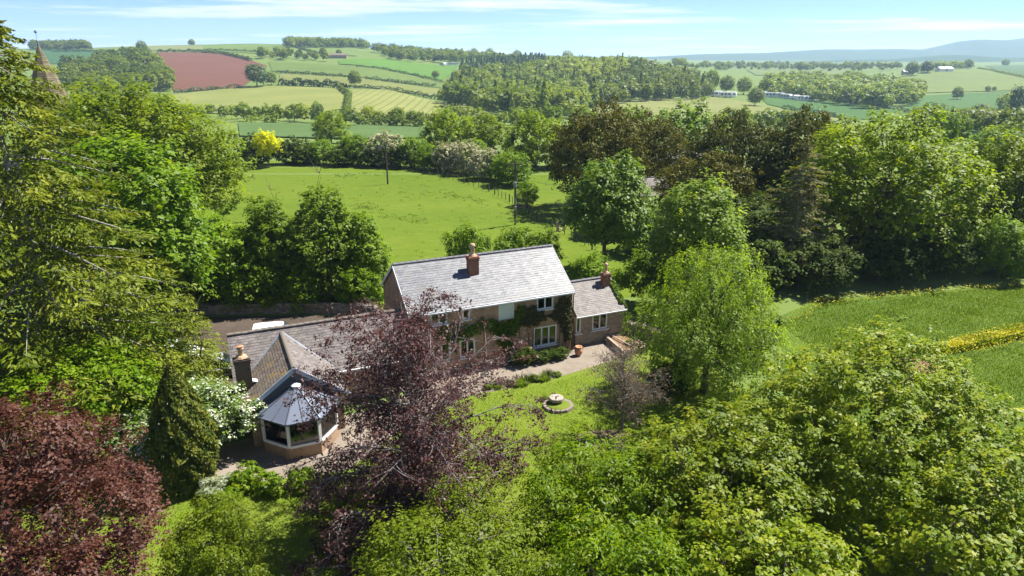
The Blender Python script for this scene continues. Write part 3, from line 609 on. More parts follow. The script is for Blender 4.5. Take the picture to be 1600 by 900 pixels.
MB().slab([(CX - HW, CY, -.1), (CX - HW, CY, GE), (CX, CY, GR - .1), (CX + HW, CY, GE), (CX + HW, CY, -.1), (CX + 1.95, CY, -.1), (CX + 1.95, CY, 2.35), (CX - 1.95, CY, 2.35), (CX - 1.95, CY, -.1)], (0, .28, 0)).build('gable_wall', brick, wing)
MB().slab([(CX - 2.45, CY - .02, 2.42), (CX - 2.3, CY - .02, 2.72), (CX, CY - .02, GR - .2), (CX + 2.3, CY - .02, 2.72), (CX + 2.45, CY - .02, 2.42)], (0, .03, 0)).build('gable_cladding', darkgrey, wing)
for s in (-1, 1): MB().box((CX + s * (HW - .14), (CY + .28) / 2, 1.2), (.28, -CY - .3, 2.6)).build('side_wall', brick, wing)
MB().box((.25, .14, 1.2), (.48, .28, 2.6)).build('front_wall', brick, wing)
c = chimney(wing, .5, -1.2, -.1, 4.75, .86, .62, old_brick, .7, pot_m, potr=.15)
MB().lathe([(.10, 5.42), (.2, 5.47), (.2, 5.5), (.05, 5.56)], 12, (.5, -1.2, 0)).build('chimney_cowl', terracotta, c)
MB().box((1.2, -1.35, 3.22), (.55, .4, .05), m=Matrix.Rotation(.35, 3, 'Y')).build('lead_apron', white, wing)
# --- conservatory bay on the cross gable
cons = thing('conservatory', 'white framed glazed bay conservatory with fan shaped blue grey panel roof', 'conservatory', (-12.5, 36.0, 0), AZ)
pl = [(-2.08, -.03), (-2.08, -.83), (-.86, -2.3), (.86, -2.3), (2.08, -.83), (2.08, -.03)]
def ins(p, k): return (p[0] * (1 - k), p[1] * (1 - k) if p[1] < -.1 else p[1])
SILL, HEAD = .74, 2.25
m = MB(); inner = [ins(p, .11) for p in pl]
for a, b, c_, d_ in zip(pl, pl[1:], inner, inner[1:]): m.slab([(*a, -.1), (*b, -.1), (*d_, -.1), (*c_, -.1)][::-1], (0, 0, SILL + .1))
m.build('dwarf_wall', brick, cons)
fl = MB().prism([ins(p, .12) for p in pl][::1], -.08, .04); fl.build('floor', plain('tile_floor', (.30, .24, .19), .4, .4, nscale=2), cons)
for a, b in zip(pl, pl[1:]):
    A = Vector((*ins(a, .03), 0)); B = Vector((*ins(b, .03), 0)); 
    fr = MB(); fr.beam(A + Vector((0, 0, SILL + .045)), B + Vector((0, 0, SILL + .045)), .18, .15); fr.beam(A + Vector((0, 0, HEAD - .04)), B + Vector((0, 0, HEAD - .04)), .1, .09)
    w = fr.build('window', white, cons); d_ = (B - A); L = d_.length; d_ = d_ / L
    k = 1
    for j in range(k):
        p0 = A + d_ * (.07 + (L - .14) * j / k); p1 = A + d_ * (.07 + (L - .14) * (j + 1) / k)
        MB().beam(p0 + Vector((0, 0, (SILL + HEAD) / 2)), p1 + Vector((0, 0, (SILL + HEAD) / 2)), .012, HEAD - SILL - .18).build('pane', cons_glass, w)
        if j: MB().beam(p0 + Vector((0, 0, SILL + .1)), p0 + Vector((0, 0, HEAD - .09)), .06, .06).build('mullion', white, w)
for p in pl: q = ins(p, .03); MB().box((q[0], q[1] + (.06 if q[1] > -.1 else 0), (SILL + HEAD) / 2 + .03), (.17, .17, HEAD - SILL - .06), rz=math.atan2(q[1], q[0])).build('corner_post', white, cons)
apex = Vector((0, -.38, 3.62)); RZ = 2.3; eav = [Vector((p[0] * 1.06, p[1] * 1.06 if p[1] < -.1 else 0.0, RZ)) for p in pl]
panel_m = plain('polycarbonate_panel', (.12, .14, .185), .5, .25)
seg = []
for a, b in zip(eav, eav[1:]):
    k = 1 if (b - a).length < 1.2 else 2
    for j in range(k): seg.append((a.lerp(b, j / k), a.lerp(b, (j + 1) / k)))
cap = [apex + (a - apex) * .07 for a, _ in seg]
croof = MB().lathe([(.05, 3.60), (.27, 3.55), (.27, 3.63), (.16, 3.7), (.05, 3.74)], 14, (0, -.38, 0)).build('roof_boss', white, cons)
for a, b in seg:
    a0, b0 = apex + (a - apex) * .07, apex + (b - apex) * .07
    MB().slab([a, b, b0, a0], (0, 0, .03)).build('roof_panel', panel_m, cons)
for q in [s[0] for s in seg] + [seg[-1][1]]:
    MB().beam(q + Vector((0, 0, .055)), apex + (q - apex) * .08 + Vector((0, 0, .055)), .05, .045).build('glazing_bar', darkgrey, cons)
for a, b in zip(eav, eav[1:]): MB().beam(a - Vector((0, 0, .015)), b - Vector((0, 0, .015)), .1, .09).build('gutter', darkgrey, cons)
# wicker seat glimpsed through the glass
ch = thing('armchair', 'dark wicker armchair inside the conservatory', 'armchair', (-13.1, 35.5, .04), .9)
wick = plain('dark_wicker', (.06, .045, .035), .8, .2, nscale=20)
MB().box((0, 0, .38), (.66, .62, .12)).build('seat', wick, ch); MB().box((0, .3, .68), (.66, .1, .62)).build('backrest', wick, ch)
for s in (-1, 1):
    MB().box((s * .31, 0, .5), (.08, .6, .3)).build('armrest', wick, ch)
    for t in (-1, 1): MB().box((s * .27, t * .24, .16), (.07, .07, .32)).build('leg', wick, ch)

# ------------------------------------------------------------------ garden and yard things
def stone_run(name, label, pts, h, th, mat, capm, seed, cap=True, capgap=.2):
    rs = np.random.RandomState(seed); t = thing(name, label, 'wall', (pts[0][0], pts[0][1], 0)); o = Vector((pts[0][0], pts[0][1], 0)); m = MB()
    for a, b in zip(pts, pts[1:]):
        a, b = Vector((*a[:2], 0)) - o, Vector((*b[:2], 0)) - o; d = b - a; L = d.length; d /= L; nn = Vector((-d.y, d.x, 0)); rows = int(h / .17)
        for r in range(rows):
            x = -rs.rand() * .2
            while x < L:
                w = .22 + .3 * rs.rand(); c = a + d * (x + w / 2) + nn * .02 * rs.randn(); m.box((c.x, c.y, (r + .5) * h / rows - .04), (w - .015, th * (1 + .1 * rs.rand()), h / rows - .012), rz=math.atan2(d.y, d.x), rnd=rs.rand()); x += w
    s = m.build('stone_courses', mat, t); s['kind'] = 'stuff'
    if cap:
        cm = MB().slab([(-.06, -th * .55, 0), (.07, -th * .55, 0), (.06, -th * .5, .2), (.0, -th * .2, .3), (-.05, th * .3, .27), (-.06, th * .5, .15)][:6], (.001, .001, .001))
        cmm = MB().add([(-.07, -th * .55, 0), (.07, -th * .55, 0), (.07, th * .55, 0), (-.07, th * .55, 0), (-.05, -th * .45, .2), (.05, -th * .4, .24), (.05, th * .4, .26), (-.05, th * .5, .18)], [(0, 1, 5, 4), (1, 2, 6, 5), (2, 3, 7, 6), (3, 0, 4, 7), (4, 5, 6, 7)], .5).mesh('coping_stone', capm)
        for a, b in zip(pts, pts[1:]):
            a, b = Vector((*a[:2], 0)) - o, Vector((*b[:2], 0)) - o; d = b - a; L = d.length; k = max(1, int(L / capgap))
            for i in range(k):
                q = a + d * ((i + .5) / k); ob = link('coping_stone', cmm, t, (q.x, q.y, h - .06), math.atan2(d.y, d.x) + .12 * rs.randn()); ob.scale = (1 + .3 * rs.randn() * .5, 1, .8 + .5 * rs.rand()); ob.rotation_euler.y = .25 * rs.randn()
    return t
rubble = slatemat('field_stone', [(.13, .105, .085), (.2, .165, .135), (.27, .23, .19)], (.13, .15, .06), .9, .15)
capst = plain('coping_stone', (.2, .165, .14), .9, .15, nscale=5, namt=.4)
stone_run('garden_wall', 'dry stone garden wall with upright coping beside the annex', [(9.05, 51.4), (10.3, 50.6), (11.6, 49.2), (12.8, 47.6), (13.4, 46.4)], 1.25, .42, rubble, capst, 3)
stone_run('lane_wall', 'low brown stone retaining wall along the yard behind the cottage', [(-33, 56.2), (-26, 56.6), (-18, 57.0), (-12, 56.4), (-10.2, 53.4)], .95, .4, rubble, capst, 5, False)
# old millstone on a ring of stones in the lawn
mill = thing('millstone_ornament', 'round millstone on a grassy ring of stones in the lawn', 'ornament', (2.97, 39.75, 0))
rs = np.random.RandomState(5); stm = plain('millstone', (.30, .265, .22), .9, .2, nscale=6, namt=.35, bumps=.02)
for i in range(15):
    t = i / 15 * 2 * math.pi; MB().add([(-.2, -.14, -.02), (.2, -.14, -.02), (.17, .14, -.02), (-.17, .14, -.02), (-.17, -.1, .17), (.18, -.11, .2), (.13, .1, .19), (-.14, .1, .16)], [(0, 1, 5, 4), (1, 2, 6, 5), (2, 3, 7, 6), (3, 0, 4, 7), (4, 5, 6, 7)]).build('ring_stone', capst, mill, loc=(.86 * math.cos(t), .8 * math.sin(t), 0), rz=t + math.pi / 2 + .1 * rs.randn())
MB().lathe([(.80, 0), (.80, .15), (.6, .22), (.2, .24)], 18).build('planted_mound', lawn_m, mill, True)
MB().lathe([(.26, .15), (.26, .3), (.3, .345)], 12).build('pedestal', stm, mill, loc=(-.12, .28, 0))
mm = MB(); pr = [(.09, .34), (.44, .34), (.47, .36), (.47, .54), (.44, .57), (.09, .57), (.09, .34)]; n = 22
mm.v = [(r * math.cos(2 * math.pi * j / n), r * math.sin(2 * math.pi * j / n), z) for r, z in pr for j in range(n)]; mm.f = [(i * n + j, i * n + (j + 1) % n, (i + 1) * n + (j + 1) % n, (i + 1) * n + j) for i in range(6) for j in range(n)]; mm.r = [.5] * len(mm.f); mm.build('millstone', stm, mill, loc=(-.12, .28, 0))
# terracotta urn by the corner
urn = thing('urn', 'terracotta garden urn on the gravel by the cottage corner', 'urn', (5.0, 47.75, .016))
MB().lathe([(.16, 0), (.2, .06), (.27, .2), (.31, .36), (.29, .5), (.22, .6), (.2, .64), (.27, .7), (.27, .74), (.2, .74), (.17, .66)], 18).build('body', terracotta, urn, True)
for s in (-1, 1): MB().tube([(s * .28, 0, .5), (s * .36, 0, .56), (s * .34, 0, .66), (s * .25, 0, .68)], .025, 6).build('handle', terracotta, urn)
# timber framed bed on the slope
bed = thing('raised_bed', 'weathered timber framed raised bed with diagonal braces beside the gravel', 'planter', (8.8, 49.2, 0))
tim = plain('weathered_timber', (.30, .24, .19), .85, .2, nscale=6, namt=.35); cr4 = [(-1.45, 1.45), (-.35, -1.85), (1.55, -.55), (.35, 1.75)]
for i in range(4):
    a, b = cr4[i], cr4[(i + 1) % 4]
    for z in (.12, .36): MB().beam((*a, z), (*b, z), .09, .22).build('plank', tim, bed)
MB().prism([(x * .94, y * .94) for x, y in cr4], .0, .38).build('soil', bare_m, bed)
MB().beam((-.9, 1.2, .52), (.4, -1.1, .52), .09, .07).build('brace', tim, bed); MB().beam((.1, -.35, .55), (1.4, -.5, .52), .09, .07).build('brace', tim, bed); MB().beam((-.42, -1.75, .5), (-1.45, 1.4, .5), .2, .06).build('cap_board', tim, bed)
# field gate behind the annex
gate = thing('field_gate', 'low grey timber gate with rails behind the annex', 'gate', (11.9, 54.6, 0), .35)
for x in (-1.3, 1.3): MB().box((x, 0, .55), (.12, .12, 1.15)).build('post', tim, gate)
for z in (.3, .6, .9): MB().box((0, 0, z), (2.48, .04, .09)).build('rail', tim, gate)
MB().beam((-1.2, .035, .3), (1.2, .035, .9), .03, .08).build('brace', tim, gate)

# --- cars in the yard
carpaint = plain('white_car_paint', (.74, .75, .76), .22, .6); silver = plain('silver_car_paint', (.42, .45, .47), .25, .6, .3)
car_glass = plain('car_glass', (.03, .04, .045), .06, .8); tyre_m = plain('tyre_rubber', (.02, .02, .02), .85, .2); alloy = plain('alloy_rim', (.45, .46, .47), .35, .5, .8); lamp_m = plain('lamp_lens', (.75, .76, .74), .1, .7); tail_m = plain('tail_lens', (.35, .02, .02), .15, .6)
def loft(secs, mat, name, parent):
    m = MB(); n = len(secs[0]); m.v = [q for s in secs for q in s]
    m.f = [(i * n + j, i * n + (j + 1) % n, (i + 1) * n + (j + 1) % n, (i + 1) * n + j) for i in range(len(secs) - 1) for j in range(n)] + [tuple(range(n - 1, -1, -1)), tuple((len(secs) - 1) * n + j for j in range(n))]; m.r = [.5] * len(m.f)
    return m.build(name, mat, parent, smooth=False)
def car(label, loc, rz, paint, H=1.5, L=4.3, W=1.78, van=False):
    t = thing('parked_car', label, 'car', loc, rz, 'cars parked in the yard')
    def ring(x, hw, z0, z1, r=.12): return [(x, -hw + r, z0), (x, hw - r, z0), (x, hw, z0 + r), (x, hw, z1 - r), (x, hw - r, z1), (x, -hw + r, z1), (x, -hw, z1 - r), (x, -hw, z0 + r)]
    h, w = L / 2, W / 2; bz = .92 if not van else 1.05
    body = loft([ring(-h, w * .82, .38, bz - .12), ring(-h + .12, w * .95, .25, bz - .02), ring(-h + .8, w, .2, bz), ring(.3, w, .2, bz), ring(h - 1.0, w * .99, .2, bz - .04), ring(h - .25, w * .94, .24, bz - .2), ring(h, w * .8, .36, bz - .3)], paint, 'body', t)
    cab = [(-h + .15, .88, bz - .05, bz + .05), (-h + .45, .86, bz - .05, H - .08), (-h + 1.0, .84, bz - .05, H), (.1, .84, bz - .05, H), (.55, .85, bz - .05, H - .08), (h - .95, .9, bz - .05, bz + .03)]
    gh = loft([ring(x, w * k, a, b, .06) for x, k, a, b in cab], car_glass, 'window', t)
    loft([ring(x, w * k, H - .06, H + .02, .03) for x, k in ((-h + .42, .55), (-h + .5, .72), (-h + .65, .81), (-h + .95, .85), (.0, .85), (.25, .8), (.4, .7), (.47, .5))], paint, 'roof', t)
    for x in (-.75, .05 + (.0 if van else 0)):
        for s in (-1, 1): MB().beam((x - .1, s * w * .875, bz - .02), (x, s * w * .845, H - .02), .03, .09).build('pillar', paint, gh)
    for x in (-h + .8, h - .85):
        for s in (-1, 1):
            wh = MB().tube([(x, s * (w - .2), .31), (x, s * (w + .01), .31)], .31, 16).build('wheel', tyre_m, t); MB().tube([(x, s * (w - .1), .31), (x, s * (w + .022), .31)], .19, 12).build('rim', alloy, wh)
    for s in (-1, 1):
        MB().box((h - .12, s * w * .68, bz - .33), (.14, .32, .13)).build('headlight', lamp_m, t); MB().box((-h + .07, s * w * .74, bz - .22), (.1, .2, .2)).build('tail_light', tail_m, t); MB().box((.72, s * (w + .06), bz + .04), (.12, .16, .1)).build('mirror', paint, t)
car('white van like car parked behind the wing, only its roof showing over the ridge', (-18.2, 49.9, .012), .25, carpaint, 1.62, 4.4, 1.82, True)
car('white car partly hidden by the feathery young conifer', (-25.0, 46.6, .012), .3, carpaint, 1.5)
car('silver car parked beside the chimney end of the wing', (-20.7, 44.3, .012), .45, silver, 1.48)

# --- poles, fences
tarred = plain('tarred_timber', (.09, .072, .055), .9, .2, nscale=3, namt=.35); porc = plain('insulator', (.3, .3, .3), .3, .5); grey_metal = plain('grey_metal', (.22, .23, .24), .5, .5)
def pole(label, loc, h, rz, transformer=False):
    t = thing('utility_pole', label, 'utility pole', loc, rz, 'utility poles in the meadow')
    MB().tube([(0, 0, -.4), (0, 0, h * .5), (0, 0, h)], [.16, .14, .11], 10).build('pole', tarred, t)
    MB().box((0, .14, h - .28), (1.9, .09, .11)).build('crossarm', tarred, t)
    for x in (-.85, 0, .85): MB().lathe([(.02, 0), (.05, .02), (.03, .07), (.055, .1), (.03, .15), (.03, .2)], 8, (x, .14 if x else 0, h - .22 if x else h)).build('insulator', porc, t)
    for s in (-1, 1): MB().beam((s * .6, .13, h - .32), (0, .13, h - .85), .03, .04).build('brace', grey_metal, t)
    if transformer:
        MB().lathe([(.19, 0), (.2, .03), (.2, .62), (.17, .68), (.05, .7)], 12, (-.05, -.36, h - 3.2)).build('transformer', grey_metal, t)
        MB().box((0, -.2, h - 6.05), (.36, .22, .5)).build('equipment_box', tim, t)
        MB().box((0, -.1, h - 5.3), (.12, .12, 1.3)).build('cable_guard', grey_metal, t)
    return t
p1 = G(805, 352); p2 = G(606, 288)
pole('near timber utility pole with a transformer, by the fence gate', (p1.x, p1.y, 0), 8.3, .12, True)
pole('far plain timber utility pole standing alone in the middle of the meadow', (p2.x, p2.y, 0), 6.8, .12)
wire_m = plain('cable', (.08, .08, .08), .6, .3)
def cable(label, a, b, sag, r=.018):
    a, b = Vector(a), Vector(b); m = MB(); m.tube([tuple(a.lerp(b, s) - Vector((0, 0, 4 * sag * s * (1 - s))) - a) for s in np.linspace(0, 1, 15)], r, 4)
    tag(m.build('overhead_cable', wire_m, None, loc=a), label, 'cable')
cable('thin overhead cable running from the near utility pole to the yew trees', (p1.x + .2, p1.y, 6.2), (22, 86, 4.5), .5)
cable('lower cable from the near utility pole toward the dark hedge', (p1.x + .2, p1.y, 3.6), (20, 80, 3.2), .25)
post_m = plain('fence_post_timber', (.13, .105, .08), .9, .2, nscale=4, namt=.3)
def fence(label, pts, gap, h=1.15, seed=1):
    rs = np.random.RandomState(seed); t = thing('wire_fence', label, 'fence', (pts[0].x, pts[0].y, 0)); o = Vector((pts[0].x, pts[0].y, 0)); pm = MB().tube([(0, 0, -.3), (0, 0, h), (0, 0, h + .03)], [.055, .05, .02], 6).mesh('post', post_m); big = MB().tube([(0, 0, -.3), (0, 0, h + .15)], [.1, .09], 8).mesh('post', post_m); heads = []
    for a, b in zip(pts, pts[1:]):
        a, b = Vector((a.x, a.y, 0)) - o, Vector((b.x, b.y, 0)) - o; k = max(1, round((b - a).length / gap))
        for i in range(k):
            q = a.lerp(b, i / k); link('post', big if i == 0 else pm, t, q, rs.rand() * 6, (1, 1, .9 + .2 * rs.rand())); heads.append(q)
    heads.append(Vector((pts[-1].x, pts[-1].y, 0)) - o); link('post', big, t, heads[-1])
    for z in (.35, .7, 1.02):
        m = MB(); m.tube([(q.x, q.y, z) for q in heads], .009, 3, False); m.build('wire', wire_m, t)
fence('line of timber posts and wire along the far right side of the meadow', pix((640, 264), (662, 269), (692, 277), (725, 287), (764, 300)), 1.9, seed=1)
fence('shaded post and wire fence between the near utility pole and the yews', pix((773, 304), (796, 316), (806, 322)), 1.8, seed=2)
fence('post and wire fence running down from the gate to the garden tree', pix((826, 334), (846, 346), (872, 362), (903, 378), (925, 392)), 2.0, seed=3)
gp = G(815, 328); g2 = thing('meadow_gate', 'dark timber gate in the fence just right of the near utility pole', 'gate', (gp.x, gp.y, 0), -.9)
for x in (-.95, .95): MB().box((x, 0, .65), (.16, .16, 1.4)).build('post', post_m, g2)
for z in (.25, .5, .75, 1.0): MB().box((0, 0, z), (1.72, .04, .1)).build('rail', post_m, g2)
sp = G(875, 362); st = thing('stile', 'small weathered timber stile at the shaded end of the meadow', 'stile', (sp.x, sp.y, 0), .6)
for x in (-.5, .5): MB().box((x, 0, .6), (.14, .14, 1.25)).build('post', tim, st)
MB().box((0, 0, .95), (.86, .06, .12)).build('rail', tim, st); MB().box((0, 0, .6), (.86, .06, .12)).build('rail', tim, st); MB().box((0, 0, .35), (.3, .9, .06)).build('step', tim, st)
MB().beam((.62, -.1, 0), (.9, -.5, 1.0), .08, .08).build('brace', tim, st)

# --- church bell tower beyond the trees at the left
ch_t = thing('bell_tower', 'church bell tower with brown shingled spire and spreading stone tiled skirt roof', 'church', (-69.8, 108, -1.9), .35)
shing = slatemat('spire_shingle', [(.12, .095, .055), (.165, .132, .08), (.20, .162, .10)], (.13, .125, .06), .85, .2); sttile = slatemat('stone_tile', [(.27, .225, .18), (.34, .29, .235), (.3, .25, .2)], (.24, .2, .13), .9, .2)
def frustum(r0, z0, r1, z1, n, rot=0): 
    m = MB(); A = [(r0 * math.cos(rot + 2 * math.pi * j / n), r0 * math.sin(rot + 2 * math.pi * j / n), z0) for j in range(n)]; B = [(r1 * math.cos(rot + 2 * math.pi * j / n), r1 * math.sin(rot + 2 * math.pi * j / n), z1) for j in range(n)]
    return m.add(A + B, [(j, (j + 1) % n, n + (j + 1) % n, n + j) for j in range(n)] + [tuple(range(n - 1, -1, -1)), tuple(range(n, 2 * n))])
def courses(name, r0, z0, r1, z1, n, k, mat, parent, rot=0):
    m = MB(); rs = np.random.RandomState(k)
    for i in range(k):
        a, b = i / k, (i + 1) / k; f_ = frustum(r0 + (r1 - r0) * a + .04, z0 + (z1 - z0) * a, r0 + (r1 - r0) * b, z0 + (z1 - z0) * b, n, rot); m.add(f_.v, f_.f, rs.rand())
    return m.build(name, mat, parent)
frustum(9.2, -.2, 9.2, 3.0, 8, .39).build('lower_wall', stone, ch_t); courses('skirt_roof', 9.8, 2.8, 3.5, 13.0, 8, 40, sttile, ch_t, .39)
frustum(3.1, 12.9, 3.1, 15.6, 4, math.pi / 4).build('belfry', plain('belfry_oak', (.25, .18, .11), .85, .2, nscale=3), ch_t)
for s in range(4):
    for j in range(5):
        a = Matrix.Rotation(s * math.pi / 2, 3, 'Z')
        q = a @ Vector((2.28, 0, 13.35 + j * .42)); MB().box(q, (.08, 2.6, .34), m=a @ Matrix.Rotation(.6, 3, 'Y')).build('louvre', tim, ch_t)
courses('spire', 3.2, 15.5, .12, 24.6, 8, 34, shing, ch_t, .39)
MB().lathe([(.16, 24.4), (.14, 25.3), (.03, 25.5), (.03, 26.3), (.16, 26.4), (.2, 26.55), (.14, 26.72), (.02, 26.8)], 10).build('finial', lead, ch_t)

# --- neighbouring houses glimpsed between the trees
def small_house(name, label, loc, rz, L, D, he, hr, wmat, rmat, chim=None, seed=1):
    t = thing(name, label, 'house', loc, rz); t_ = t
    m = MB(); m.slab([(-L / 2, -D / 2, -.3), (L / 2, -D / 2, -.3), (L / 2, D / 2, -.3), (-L / 2, D / 2, -.3)], (0, 0, he + .3)); m.build('wall', wmat, t)
    for x in (-L / 2, L / 2 - .3): MB().slab([(x, -D / 2, he), (x, 0, hr - .08), (x, D / 2, he)][::-1], (.3, 0, 0)).build('gable', wmat, t)
    gable_roof(t, L, D, he, hr, rmat, x0=-L / 2, y0=-D / 2, gauge=.3, sw=.4, seed=seed, tile=.6)
    for x in np.linspace(-L / 2 + 1.3, L / 2 - 1.3, 4):
        for z in ((1.3, 3.4) if he > 4 else (1.3,)):
            w = MB().box((x, -D / 2 - .02, z), (1.0, .06, 1.1)).build('window', white, t)
            for s in (-1, 1): MB().box((x + s * .24, -D / 2 - .055, z), (.4, .012, .95)).build('pane', car_glass, w)
    if chim: chimney(t, chim, 0, he, hr + 1.3, .9, .7, sttile if name == 'hidden_house' else chim_brick, .5)
    return t
q = G(1000, 330); small_house('neighbour_house', 'grey slate roofed house half hidden behind the yews', (16.9, 98.5, 0), .1, 10, 6, 2.9, 4.9, stone, slate_old, seed=11)
small_house('hidden_house', 'house behind the yew hedge with one pale chimney showing', (30.0, 118, 0), .2, 9, 7, 4.0, 6.0, stone, slate_old, -2.0, seed=12)
small_house('brick_house', 'small brown gabled house beyond the dark green lime tree', (55.5, 196, gz(55.5, 196)), 1.1, 9, 7, 3.6, 6.4, chim_brick, slate_mossy, 2.5, seed=13)

# ------------------------------------------------------------------ leaf materials
LM = dict(
 maple=leafmat('maple_leaf', (0.08, 0.13, 0.012), (0.17, 0.225, 0.02), (0.3, 0.31, 0.05), .36, rough=.4, spec=.5),
 cherry=leafmat('cherry_leaf', (0.065, 0.125, 0.012), (0.135, 0.21, 0.02), (0.24, 0.29, 0.045), .36, rough=.42, spec=.45),
 fine=leafmat('fine_leaf', (0.085, 0.125, 0.014), (0.14, 0.185, 0.024), (0.21, 0.25, 0.05), .38, rough=.5),
 copper=leafmat('copper_beech_leaf', (0.055, 0.026, 0.025), (0.1, 0.05, 0.045), (0.19, 0.125, 0.112), .25, (1.3, .7, .6), .4, spec=.5),
 redmaple=leafmat('red_maple_leaf', (0.03, 0.01, 0.008), (0.062, 0.024, 0.016), (0.165, 0.09, 0.062), .28, (1.7, .6, .4), .4, spec=.5),
 purple=leafmat('purple_plum_leaf', (0.12, 0.085, 0.055), (0.19, 0.145, 0.1), (0.28, 0.235, 0.165), .25, (1.2, .9, .8), .6),
 spruce=leafmat('spruce_needle', (0.048, 0.07, 0.012), (0.115, 0.15, 0.02), (0.21, 0.225, 0.038), .22, (1.3, 1.2, .6), .55),
 feather=leafmat('feathery_cypress', (0.078, 0.111, 0.021), (0.150, 0.182, 0.031), (0.227, 0.240, 0.052), .22, rough=.6),
 cypress=leafmat('dark_cypress', (0.029, 0.047, 0.010), (0.065, 0.086, 0.016), (0.137, 0.143, 0.029), .15, rough=.6),
 syc=leafmat('sycamore_leaf', (0.07, 0.135, 0.014), (0.135, 0.22, 0.026), (0.23, 0.3, 0.06), .38, rough=.42, spec=.5),
 deep=leafmat('deep_green_leaf', (0.06, 0.115, 0.016), (0.125, 0.2, 0.028), (0.23, 0.295, 0.08), .33, rough=.4, spec=.55),
 olive=leafmat('olive_leaf', (0.075, 0.115, 0.014), (0.145, 0.2, 0.025), (0.235, 0.27, 0.05), .36),
 mid=leafmat('hedgerow_leaf', (0.065, 0.125, 0.014), (0.13, 0.21, 0.022), (0.225, 0.295, 0.045), .36),
 oak=leafmat('oak_leaf', (0.08, 0.13, 0.012), (0.165, 0.23, 0.02), (0.265, 0.315, 0.05), .36, rough=.5),
 yew=leafmat('yew_needle', (0.042, 0.052, 0.009), (0.095, 0.102, 0.016), (0.17, 0.163, 0.03), .18, (1.3, 1.1, .5), .6),
 greyfir=leafmat('grey_fir_needle', (0.09, 0.095, 0.035), (0.15, 0.15, 0.055), (0.22, 0.205, 0.085), .2, rough=.7),
 willow=leafmat('silver_green_leaf', (0.1, 0.165, 0.024), (0.17, 0.245, 0.04), (0.265, 0.325, 0.085), .40, rough=.45),
 pale=leafmat('pale_maple_leaf', (0.11, 0.18, 0.03), (0.185, 0.26, 0.05), (0.29, 0.35, 0.12), .40, rough=.45),
 haw=leafmat('hawthorn_blossom', (0.11, 0.14, 0.035), (0.29, 0.29, 0.15), (0.6, 0.57, 0.44), .25, (1.1, 1.1, .9)),
 whitefl=leafmat('white_blossom', (.07, .12, .02), (.12, .18, .04), (.70, .70, .60), .25, (1.1, 1.1, .9)),
 golden=leafmat('golden_leaf', (0.38, 0.42, 0.015), (0.55, 0.57, 0.03), (0.68, 0.68, 0.07), .4, (1.2, 1.15, .5)),
 alder=leafmat('alder_leaf', (0.07, 0.125, 0.016), (0.135, 0.205, 0.026), (0.23, 0.3, 0.065), .36, rough=.45),
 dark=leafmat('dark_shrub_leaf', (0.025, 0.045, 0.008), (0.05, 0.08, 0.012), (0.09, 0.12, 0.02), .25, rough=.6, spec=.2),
 ivy=leafmat('ivy_leaf', (.045, .085, .010), (.09, .15, .016), (.16, .215, .03), .3, rough=.4),
 creeper=leafmat('dull_creeper_leaf', (.05, .05, .022), (.085, .08, .03), (.12, .115, .05), .3),
 crop=leafmat('crop_blade', (0.062, 0.1, 0.014), (0.082, 0.125, 0.018), (0.11, 0.152, 0.025), .4),
 rape=leafmat('rape_flower', (.30, .30, .012), (.50, .46, .015), (.64, .58, .03), .3, (1.1, 1.1, .5)),
 far=leafmat('far_leaf', (0.06, 0.095, 0.016), (0.125, 0.17, 0.028), (0.21, 0.245, 0.05), .3, var=.3),
 farlite=leafmat('far_light_leaf', (0.15, 0.19, 0.025), (0.2, 0.245, 0.035), (0.26, 0.29, 0.055), .3, var=.2),
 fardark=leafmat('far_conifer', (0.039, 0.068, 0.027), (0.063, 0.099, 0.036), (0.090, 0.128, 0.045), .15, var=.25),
)
# ------------------------------------------------------------------ foreground trees
def tree_big_maple(seed, h, r, ncl, **k): return broad(seed, h, r, LM['maple'], ncl, 42, .40, .175, .72, nl=20, lr=.33, cb=-.03, low=-.8, twig=160, trad=.24, **k)
plant_tree('maple_tree', tree_big_maple(11, 9.4, 5.6, 1300), 'broad light green maple at the bottom right, the tallest, its top against the crop field', 'tree', (17.4, 29.2, 0))
plant_tree('maple_tree', tree_big_maple(12, 6.5, 4.5, 820), 'spreading maple left of the tallest foreground maple, reaching over the shady lawn', 'tree', (9.8, 26.8, 0), .7)
plant_tree('maple_tree', tree_big_maple(13, 7.8, 5.4, 900), 'maple filling the bottom right corner of the picture', 'tree', (19.5, 21.5, 0), 1.9)
plant_tree('cherry_tree', broad(21, 5.3, 4.0, LM['cherry'], 900, 30, .5, .21, .36, nl=18, lr=.32, cb=-.03, low=-.8, twig=60, up=.6), 'glossy green cherry with narrow leaves at bottom centre right', 'tree', (4.0, 25.8, 0))
plant_tree('hornbeam_shrub', broad(22, 5.4, 4.3, LM['fine'], 1300, 26, .42, .13, .6, nl=18, lr=.32, cb=-.03, low=-.8, twig=160, bk=bark_grey), 'yellowish green fine leaved tree in front of the copper beech at bottom centre', 'tree', (-1.9, 21.6, 0))
plant_tree('acer_shrub', broad(23, 4.5, 2.0, LM['fine'], 620, 26, .3, .13, .45, nl=16, lr=.3, cb=-.04, low=-.8, twig=70, up=.9, cone=.5), 'feathery light green shrub between the red maple and the small lawn', 'shrub', (-12.3, 23.8, 0))
plant_tree('red_maple', broad(31, 9.8, 5.2, LM['redmaple'], 2100, 34, .42, .13, .6, nl=22, lr=.32, cb=-.02, low=-.8, twig=60, trad=.22), 'dark red leaved maple filling the bottom left corner', 'tree', (-18.0, 20.6, 0))

